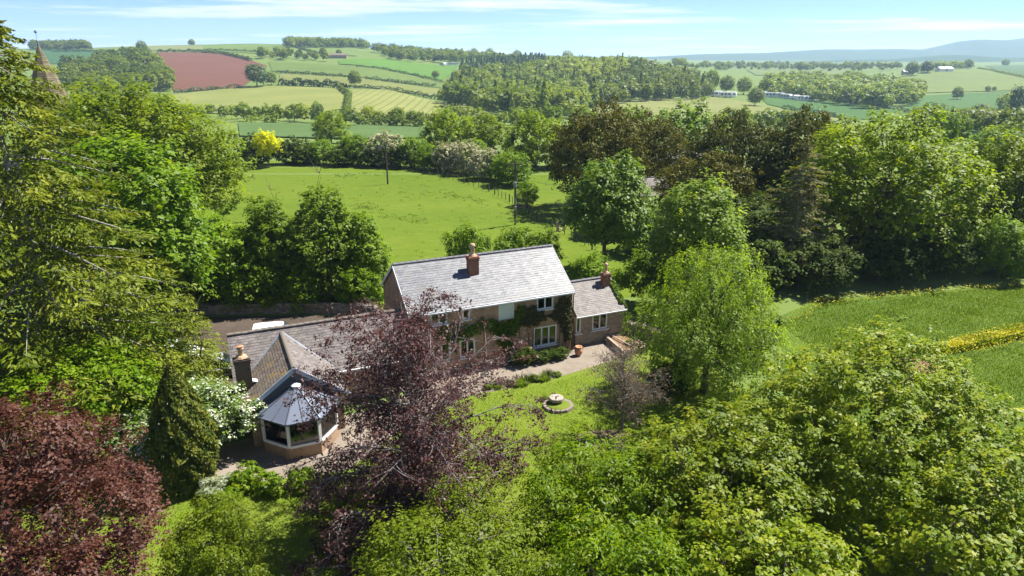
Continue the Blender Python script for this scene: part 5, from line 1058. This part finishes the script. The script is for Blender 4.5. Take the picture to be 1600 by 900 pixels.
for a in (
 ('large dark tree at the right corner of the red ploughed field', 402, 136, 99, 'dk', 1.0), ('smaller dark tree beside the large one at the red field corner', 424, 133, 112, 'far', .9), ('lone round tree on the hedge above the striped crop field', 555, 135, 110, 'far', .85),
 ('lone tree on the left skyline above the red field', 223, 82, 63, 'far', .9), ('small tree on the skyline right of the lone left one', 300, 72, 61, 'far', 1.0), ('dark tree above the sloping pasture below the hilltop wood', 505, 88, 74, 'far', .9), ('second dark tree above the sloping pasture', 530, 88, 77, 'far', .9),
 ('lone rounded tree in the bright pasture', 681, 122, 110, 'far', 1.1), ('tree beside the white caravans at the edge of the pale valley field', 1179, 166, 136, 'far', .9), ('lone tree in the middle of the far green field', 1495, 156, 135, 'far', .8), ('pair tree, left, at the edge of the golden hill field', 1543, 143, 134, 'far', 1.0), ('pair tree, right, at the edge of the golden hill field', 1553, 142, 135, 'far', 1.0),
 ('grey green tree behind the right edge of the frame in the valley', 1530, 196, 162, 'far', 1.0), ('pale tree left of the tall dark poplar at the right edge', 1572, 182, 145, 'lite', .9), ('tall narrow dark poplar at the right edge', 1584, 192, 133, 'dk', .42),
 ('dark tree on the ridge left of the far farm', 1251, 112, 96, 'far', 1.0), ('tree at the far farm on the golden hill, leftmost', 1425, 118, 96, 'far', 1.0), ('tree at the far farm on the golden hill, second', 1448, 114, 95, 'dk', 1.0), ('tree at the far farm on the golden hill, rightmost', 1512, 108, 92, 'far', .9), ('tree right of the far farm on the skyline', 1570, 104, 92, 'far', 1.0),
 ('rounded tree on the far plain left of the wood', 1103, 104, 94, 'far', 1.2), ('rounded tree on the far plain nearer the caravans', 1128, 106, 98, 'far', 1.2), ('tall tree at the left end of the caravan park', 1112, 142, 108, 'far', .75), ('green tree behind the left caravans', 1135, 146, 118, 'far', .9), ('green tree between the two groups of caravans', 1162, 148, 120, 'far', .9), ('tree behind the far caravans at the wood corner', 1195, 150, 122, 'far', .9),
 ('skyline tree on the hill above the wood, leftmost', 741, 90, 75, 'far', .9), ('skyline tree on the hill above the wood, middle', 765, 92, 75, 'far', .9), ('skyline tree on the hill above the wood, right', 808, 96, 78, 'far', .9), ('skyline tree at the centre of the picture above the wood', 886, 98, 79, 'lite', 1.0),
 ('hedge tree in the valley below the striped field, leftmost', 460, 190, 163, 'far', 1.0), ('tall hedge tree in the valley below the striped field', 575, 193, 168, 'lite', .9), ('hedge tree in the valley below the gap in the fields', 618, 194, 170, 'far', .8), ('hedge tree in the valley at the end of the dark green field', 646, 196, 172, 'far', .8)): fput(*a)

def hedge(label, pts, h, w, mat='far', seed=1, dens=1.0):
    rs = np.random.RandomState(seed); g = [G(*q) for q in pts]; o = g[0]; P = []; N = []
    for a, b in zip(g, g[1:]):
        L = (b - a).length; n = int(L * dens * 13); s = rs.rand(n); t = rs.rand(n) * math.pi; d = (b - a).normalized(); side = np.array([-d.y, d.x, 0]); base = np.outer(1 - s, a) + np.outer(s, b)
        hh = h * .72 * (.75 + .35 * np.sin(s * L * .35 + seed) * np.sin(s * L * .11) + .3 * rs.rand(n)); P.append(base + np.outer(np.cos(t) * w / 2, side) + np.c_[0 * s, 0 * s, np.sin(t) ** .7 * hh]); N.append(np.outer(np.cos(t), side) + np.c_[0 * s, 0 * s, np.sin(t) + .3])
    P = np.vstack(P); N = np.vstack(N); P[:, 2] = np.maximum(P[:, 2], terrain(P[:, 0], P[:, 1]) + .2); V = leaves(P - np.array(o), N + .4 * rs.randn(len(N), 3), 1.0 * max(.7, h / 4), .8, rs)
    tag(link('hedgerow', quad_mesh('hedgerow', V, np.clip(.4 + .2 * rs.randn(len(V)), 0, 1), LM[mat]), None, o), label, 'hedge', 'hedgerows dividing the far fields')
for i, a in enumerate((
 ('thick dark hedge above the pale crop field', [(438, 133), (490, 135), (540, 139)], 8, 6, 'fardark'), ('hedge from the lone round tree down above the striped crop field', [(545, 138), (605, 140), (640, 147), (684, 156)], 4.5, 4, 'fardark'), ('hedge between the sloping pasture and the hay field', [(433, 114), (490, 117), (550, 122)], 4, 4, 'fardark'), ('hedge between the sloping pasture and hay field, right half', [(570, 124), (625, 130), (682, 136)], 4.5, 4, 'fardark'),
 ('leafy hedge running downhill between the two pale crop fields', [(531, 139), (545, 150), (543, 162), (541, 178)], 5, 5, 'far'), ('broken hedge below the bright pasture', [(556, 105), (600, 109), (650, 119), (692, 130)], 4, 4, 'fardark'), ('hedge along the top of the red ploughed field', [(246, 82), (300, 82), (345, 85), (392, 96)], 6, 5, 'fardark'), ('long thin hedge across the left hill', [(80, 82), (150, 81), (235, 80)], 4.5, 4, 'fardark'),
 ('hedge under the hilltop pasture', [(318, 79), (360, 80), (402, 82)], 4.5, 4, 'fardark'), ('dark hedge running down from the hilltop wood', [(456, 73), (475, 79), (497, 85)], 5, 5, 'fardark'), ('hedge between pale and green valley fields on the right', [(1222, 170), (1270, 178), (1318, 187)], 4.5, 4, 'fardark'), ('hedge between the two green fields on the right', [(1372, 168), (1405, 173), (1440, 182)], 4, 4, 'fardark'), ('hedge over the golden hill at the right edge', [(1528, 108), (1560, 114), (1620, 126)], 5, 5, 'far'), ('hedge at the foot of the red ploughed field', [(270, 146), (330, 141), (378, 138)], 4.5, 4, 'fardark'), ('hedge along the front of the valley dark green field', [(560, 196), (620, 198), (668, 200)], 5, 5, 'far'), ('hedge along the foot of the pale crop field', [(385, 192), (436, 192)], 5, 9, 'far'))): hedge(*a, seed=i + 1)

base_low = [low_tree(300 + i, 14, 5.6, 230, 2.1) for i in range(5)]; base_con = [low_conifer(310 + i, 17, 3.6, 150, 2.0) for i in range(3)]
def wood(name, label, poly, spacing, mats, hs=1.0, seed=1, con=0.0, taper=None):
    """a far wood that reads as one mass: real trees joined"""
    rs = np.random.RandomState(seed); g = pix(*poly); xs = [q.x for q in g]; ys = [q.y for q in g]; P = []
    area = (max(xs) - min(xs)) * (max(ys) - min(ys)); nx = max(2, int((max(xs) - min(xs)) / spacing)); ny = max(2, int((max(ys) - min(ys)) / spacing))
    gx, gy = np.meshgrid(np.linspace(min(xs), max(xs), nx), np.linspace(min(ys), max(ys), ny)); P = np.c_[gx.ravel(), gy.ravel()] + (rs.rand(nx * ny, 2) - .5) * spacing * .9; P = P[inpoly(P, g)]
    Z = terrain(P[:, 0], P[:, 1]); Vs = []; Rs = []
    for (x, y), z in zip(P, Z):
        V, r = (base_con[rs.randint(3)] if rs.rand() < con else base_low[rs.randint(5)]); a = rs.rand() * 6.283; s = hs * (.6 + .75 * rs.rand()); w_ = s * (.8 + .5 * rs.rand()); ca, sa = math.cos(a) * w_, math.sin(a) * w_
        Vs.append(np.stack([V[:, :, 0] * ca - V[:, :, 1] * sa + x, V[:, :, 0] * sa + V[:, :, 1] * ca + y, V[:, :, 2] * s + z], 2)); Rs.append(np.clip(r * .45 + rs.rand() * .6 - .03, 0, 1))
    o = Vector((float(P[0, 0]), float(P[0, 1]), float(Z[0]))); V = np.concatenate(Vs) - np.array(o); return tag(link(name, quad_mesh(name, V, np.concatenate(Rs), LM[mats]), None, o), label, 'wood', None, 'stuff')
wood('wood', 'deciduous wood left of the red ploughed field', [(95, 112), (150, 100), (210, 92), (245, 100), (268, 134), (262, 146), (190, 158), (110, 160)], 11, 'far', 1.0, 1)
wood('wood', 'wood on the skyline at the far left', [(50, 79), (142, 79), (135, 75), (55, 75)], 14, 'far', 1.1, 2)
wood('wood', 'long wood crowning the hill above the green pastures', [(446, 75), (520, 76), (575, 77), (568, 71), (450, 70)], 12, 'far', 1.05, 3)
wood('wood', 'hillside trees right of the hilltop wood', [(612, 95), (640, 97), (700, 100), (735, 98), (720, 90), (640, 84), (585, 82)], 14, 'far', .95, 4)
wood('wood', 'scattered trees on the upper slope over the sloping pasture', [(402, 92), (440, 94), (520, 98), (500, 93), (440, 88), (405, 88)], 13, 'far', .8, 5)
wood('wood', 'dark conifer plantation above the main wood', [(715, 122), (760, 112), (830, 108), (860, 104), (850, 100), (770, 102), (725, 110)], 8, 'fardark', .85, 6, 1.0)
wood('wood', 'large deciduous wood covering the hill in the centre', [(692, 166), (705, 140), (722, 124), (780, 116), (850, 113), (870, 130), (930, 155), (935, 168), (890, 186), (800, 184), (740, 176)], 10, 'far', 1.0, 7, .12)
wood('wood', 'yellow green larch wood on the crest of the centre hill', [(855, 114), (900, 107), (975, 107), (985, 118), (970, 130), (900, 136), (870, 128)], 9, 'farlite', .95, 8, .25)
wood('wood', 'right flank of the centre wood above the pale valley field', [(930, 150), (960, 132), (985, 116), (1040, 116), (1085, 128), (1108, 146), (1108, 156), (1000, 160), (935, 168)], 10, 'far', 1.0, 9, .1)
wood('wood', 'wood behind the caravans in the right valley', [(1195, 152), (1200, 134), (1260, 128), (1330, 128), (1400, 138), (1440, 148), (1430, 166), (1360, 172), (1290, 162), (1230, 154)], 11, 'far', 1.05, 10)
wood('wood', 'dark belt of trees around the farm on the golden hill', [(1418, 118), (1450, 114), (1515, 108), (1512, 105), (1440, 109)], 13, 'far', .9, 11)
wood('wood', 'scattered far trees on the plain before the blue hills', [(1040, 106), (1180, 110), (1400, 111), (1410, 106), (1200, 103), (1050, 102)], 34, 'far', 1.0, 12)
wood('wood', 'belt of valley trees under the pale crop fields', [(280, 182), (360, 190), (480, 194), (480, 188), (380, 184), (285, 176)], 9, 'far', .6, 13)
wood('wood', 'grey green belt of valley trees under the striped crop field', [(520, 197), (600, 199), (700, 203), (770, 204), (765, 196), (690, 192), (600, 191), (525, 190)], 9, 'far', .55, 14)
wood('wood', 'valley trees behind the yews below the pale valley field', [(1120, 206), (1200, 206), (1290, 210), (1285, 200), (1200, 196), (1120, 196)], 9, 'far', .55, 15)
wood('wood', 'valley trees behind the round oaks at the foot of the centre wood', [(780, 206), (860, 206), (940, 206), (935, 196), (860, 196), (780, 194)], 9, 'far', .6, 16)
wood('wood', 'valley trees beyond the huge oak at the right', [(1420, 216), (1480, 212), (1560, 214), (1620, 212), (1610, 204), (1480, 204), (1425, 206)], 8, 'far', .7, 17)
wood('wood', 'trees between the spruce and the wood left of the red field', [(60, 196), (160, 196), (270, 196), (260, 180), (160, 176), (60, 172)], 11, 'far', .95, 18)
wood('wood', 'trees on the skyline above the centre wood', [(690, 93), (800, 98), (900, 103), (1010, 106), (1005, 101), (900, 98), (800, 93), (700, 89)], 15, 'far', .85, 19)

# caravans and far farm buildings
carv = plain('caravan_white', (.72, .72, .70), .4, .4); carv_r = plain('barn_roof_grey', (.42, .43, .44), .6, .3)
cbody = MB().slab([(-3.2, -1.25, .45), (-3.2, -1.25, 2.7), (-2.7, -1.25, 2.95), (2.6, -1.25, 2.95), (3.2, -1.25, 2.3), (3.2, -1.25, .7), (2.9, -1.25, .45)][::-1], (0, 2.5, 0)).mesh('body', carv); cwin = MB().box((0, 0, 0), (1.3, .04, .8)).mesh('window', car_glass); cwh = MB().tube([(0, -1.28, .35), (0, 1.28, .35)], .35, 12).mesh('wheel', tyre_m)
def caravan(label, u, v, rz, s=1.0):
    g = G(u, v); t = thing('caravan', label, 'caravan', tuple(g), rz, 'caravans parked in the valley'); t.scale = (s,) * 3; link('body', cbody, t); link('wheel', cwh, t)
    for x in (-2.0, 0, 1.9): link('window', cwin, t, (x, -1.27, 1.9))
rs = np.random.RandomState(4)
def row(n, u0, v0, u1, v1, lab, s=1.0):
    ords = ['first', 'second', 'third', 'fourth', 'fifth', 'sixth', 'seventh', 'eighth', 'ninth', 'tenth', 'eleventh', 'twelfth']
    for i in range(n): k = i / max(1, n - 1); caravan(lab % ords[i], u0 + (u1 - u0) * (k + .3 * (rs.rand() - .5) / n), v0 + (v1 - v0) * k + .5 * rs.randn(), .4 * rs.randn(), s)
row(4, 1112, 151, 1142, 152, '%s white caravan from the left in the group by the pale valley field', 1.7)
row(9, 1193, 151.5, 1262, 158, '%s white caravan from the left in the front row below the right wood', 1.7)
row(6, 1200, 149, 1240, 153.5, '%s white caravan from the left in the back row below the right wood', 1.7)
row(7, 692, 102.5, 752, 104, '%s pale caravan from the left on the hill beside the bright pasture', 1.5)
def barn(label, u, v, L, D, he, hr, wm, rm, rz):
    g = G(u, v); t = thing('barn', label, 'barn', tuple(g), rz); MB().slab([(-L / 2, -D / 2, -1), (L / 2, -D / 2, -1), (L / 2, D / 2, -1), (-L / 2, D / 2, -1)], (0, 0, he + 1)).build('wall', wm, t)
    for x in (-L / 2, L / 2 - .4): MB().slab([(x, -D / 2, he), (x, 0, hr - .2), (x, D / 2, he)][::-1], (.4, 0, 0)).build('gable', wm, t)
    for s in (-1, 1): MB().slab([(-L / 2 - .5, s * (D / 2 + .5), he - .3), (L / 2 + .5, s * (D / 2 + .5), he - .3), (L / 2 + .5, 0, hr), (-L / 2 - .5, 0, hr)][::-s], (0, 0, .2)).build('roof', rm, t)
    MB().box((0, -D / 2 - .05, he * .4), (3.5, .1, he * .8)).build('door', tim, t)
barn('pale barn at the farm on the golden hill', 1475, 112, 24, 12, 5, 8, carv, carv_r, .1); barn('brown roofed barn above the sloping pasture', 527, 91, 26, 9, 4, 6.5, tim, slate_mossy, .15); barn('grey barn at the farm below the dark trees on the golden hill', 1418, 116, 16, 10, 4, 6.5, stone, carv_r, -.1)

# ------------------------------------------------------------------ grass, crop and flowers
def blades(name, label, poly, n, h, mat, seed, w=.05, clump=None, base=0.0, lean=.35):
    rs = np.random.RandomState(seed); poly = [tuple(q[:2]) for q in poly]; a = np.array(poly); P = []
    while sum(map(len, P)) < n:
        q = a.min(0) + (a.max(0) - a.min(0)) * rs.rand(n * 2, 2); P.append(q[inpoly(q, poly)])
    P = np.vstack(P)[:n]
    if name == 'crop': P = P[np.abs(((P[:, 0] * .42 - P[:, 1] * .9 + 2.5 * np.sin(P[:, 0] * .06)) % 11.0) - np.where(rs.rand(len(P)) < .5, 4.6, 6.4)) > .32]; n = len(P)
    z = terrain(P[:, 0], P[:, 1]) + base; hh = h * (.5 + .8 * rs.rand(n)) * (1 + .3 * np.sin(P[:, 0] * .9) * np.sin(P[:, 1] * 1.3)); th = rs.rand(n) * 6.283; t = np.c_[np.cos(th), np.sin(th), 0 * th] * w; d = np.c_[lean * rs.randn(n) * hh, lean * rs.randn(n) * hh, hh]
    B = np.c_[P, z]; V = np.stack([B - t, B + t, B + d * .6 + t * .8, B + d], 1); o = Vector((float(B[0, 0]), float(B[0, 1]), float(B[0, 2]))); tag(link(name, quad_mesh(name, V - np.array(o), rs.rand(n), LM[mat] if isinstance(mat, str) else mat), None, o), label, 'crop' if 'crop' in name else 'grass', None, 'stuff')
cropA = [(22.5, 54), (28.5, 59.4), (42, 62.6), (60, 66.4), (75, 68), (66, 40), (40, 36), (24, 40)]
blades('crop', 'tall green crop growing in the field on the right', cropA, 120000, .15, 'crop', 1, .026)
yb_ = [tuple(G(*q)[:2]) for q in ((1452, 560), (1470, 548), (1510, 537), (1560, 527), (1610, 517), (1610, 526), (1560, 538), (1505, 550))]
blades('flowering_crop', 'band of yellow rape flowers along the tramline in the crop', yb_, 3400, .55, 'crop', 2, .05)
def flowers(label, poly, n, zlo, zhi, seed, size=.12):
    rs = np.random.RandomState(seed); a = np.array(poly); P = []
    while sum(map(len, P)) < n:
        q = a.min(0) + (a.max(0) - a.min(0)) * rs.rand(n * 2, 2); P.append(q[inpoly(q, poly)])
    P = np.vstack(P)[:n]; P = np.c_[P, zlo + (zhi - zlo) * rs.rand(n)]; V = leaves(P, np.array([0, -.4, 1]) + .5 * rs.randn(n, 3), size, .8, rs); tag(link('yellow_flowers', quad_mesh('yellow_flowers', V, rs.rand(n), LM['rape']), None), label, 'flowers', None, 'stuff')
flowers('dense yellow flower heads in the band across the crop', yb_, 4200, .4, .62, 3, .13)
flowers('scattered yellow flowers along the shaded field edge', [(23, 55), (28, 59.8), (42, 63.0), (60, 66.8), (60, 65.8), (42, 61.6), (28, 58.0), (24.5, 54)], 1300, .3, .55, 4, .1)
yb2 = [tuple(G(*q)[:2]) for q in ((1440, 566), (1455, 544), (1500, 530), (1560, 518), (1610, 508), (1615, 540), (1560, 550), (1500, 562))]
flowers('loose yellow flowers fringing the flowering band', yb2, 1500, .25, .5, 7, .1)
flowers('thinly scattered yellow flowers over the sunny crop', [(40, 60), (75, 66), (62, 45), (36, 45)], 500, .35, .5, 5, .08)
tuft = [tuple(q[:2]) for q in pix((690, 290), (760, 300), (800, 340), (640, 360), (560, 330), (560, 290))]
def tufts():
    rs = np.random.RandomState(6); Vs = []; lines = [(G(620, 301), G(735, 310)), (G(596, 336), G(662, 346)), (G(560, 322), G(600, 325)), (G(520, 274), G(600, 272)), (G(690, 300), G(780, 322))]
    for i in range(380):
        x, y = rs.uniform(-40, 6), rs.uniform(70, 142); k = 7
        if i % 2: a_, b_ = lines[rs.randint(len(lines))]; s_ = rs.rand(); x, y = a_.x + (b_.x - a_.x) * s_ + .5 * rs.randn(), a_.y + (b_.y - a_.y) * s_ + 1.2 * rs.randn()
        P = np.c_[x + .22 * rs.randn(k), y + .22 * rs.randn(k), 0 * rs.rand(k) + .006]; th = rs.rand(k) * 6.28; t = np.c_[np.cos(th), np.sin(th), 0 * th] * .05; d = np.c_[.1 * rs.randn(k), .1 * rs.randn(k), .08 + .1 * rs.rand(k)]; Vs.append(np.stack([P - t, P + t, P + d + t * .3, P + d], 1))
    V = np.concatenate(Vs); tag(link('grass_tufts', quad_mesh('grass_tufts', V, rs.rand(len(V)), LM['crop']), None), 'coarse darker grass tufts scattered over the meadow', 'grass', None, 'stuff')
tufts()
blades('lawn_grass', 'short mown lawn grass around the millstone', [(-2, 41.5), (3, 43.3), (7, 46), (12.5, 48), (14, 40), (12, 33), (2, 30), (-6, 33), (-7, 37)], 26000, .09, leafmat('lawn_blade', (.15, .235, .022), (.195, .275, .03), (.235, .29, .045), .35), 8, .02, base=.008)

blades('lawn_grass', 'short mown lawn grass below the conservatory', [(-20, 22), (-20, 32), (-14.6, 30.8), (-9, 32), (-6, 33), (0, 28), (0, 22)], 22000, .09, MATS['lawn_blade'], 9, .02, base=.008)

# ------------------------------------------------------------------ the air
hz = bpy.data.materials.new('haze'); hz.use_nodes = True; hN = hz.node_tree.nodes; hN.clear(); ho = hN.new('ShaderNodeOutputMaterial'); pv_ = hN.new('ShaderNodeVolumePrincipled')
pv_.inputs['Color'].default_value = (.54, .77, .92, 1); pv_.inputs['Density'].default_value = 1.25e-4; pv_.inputs['Anisotropy'].default_value = .15; hz.node_tree.links.new(pv_.outputs[0], ho.inputs['Volume'])
hb = MB().box((0, 3600, 85), (19000, 8200, 250)).build('haze', hz); hb['kind'] = 'stuff'; hb['label'] = 'thin bluish summer haze over the whole valley'
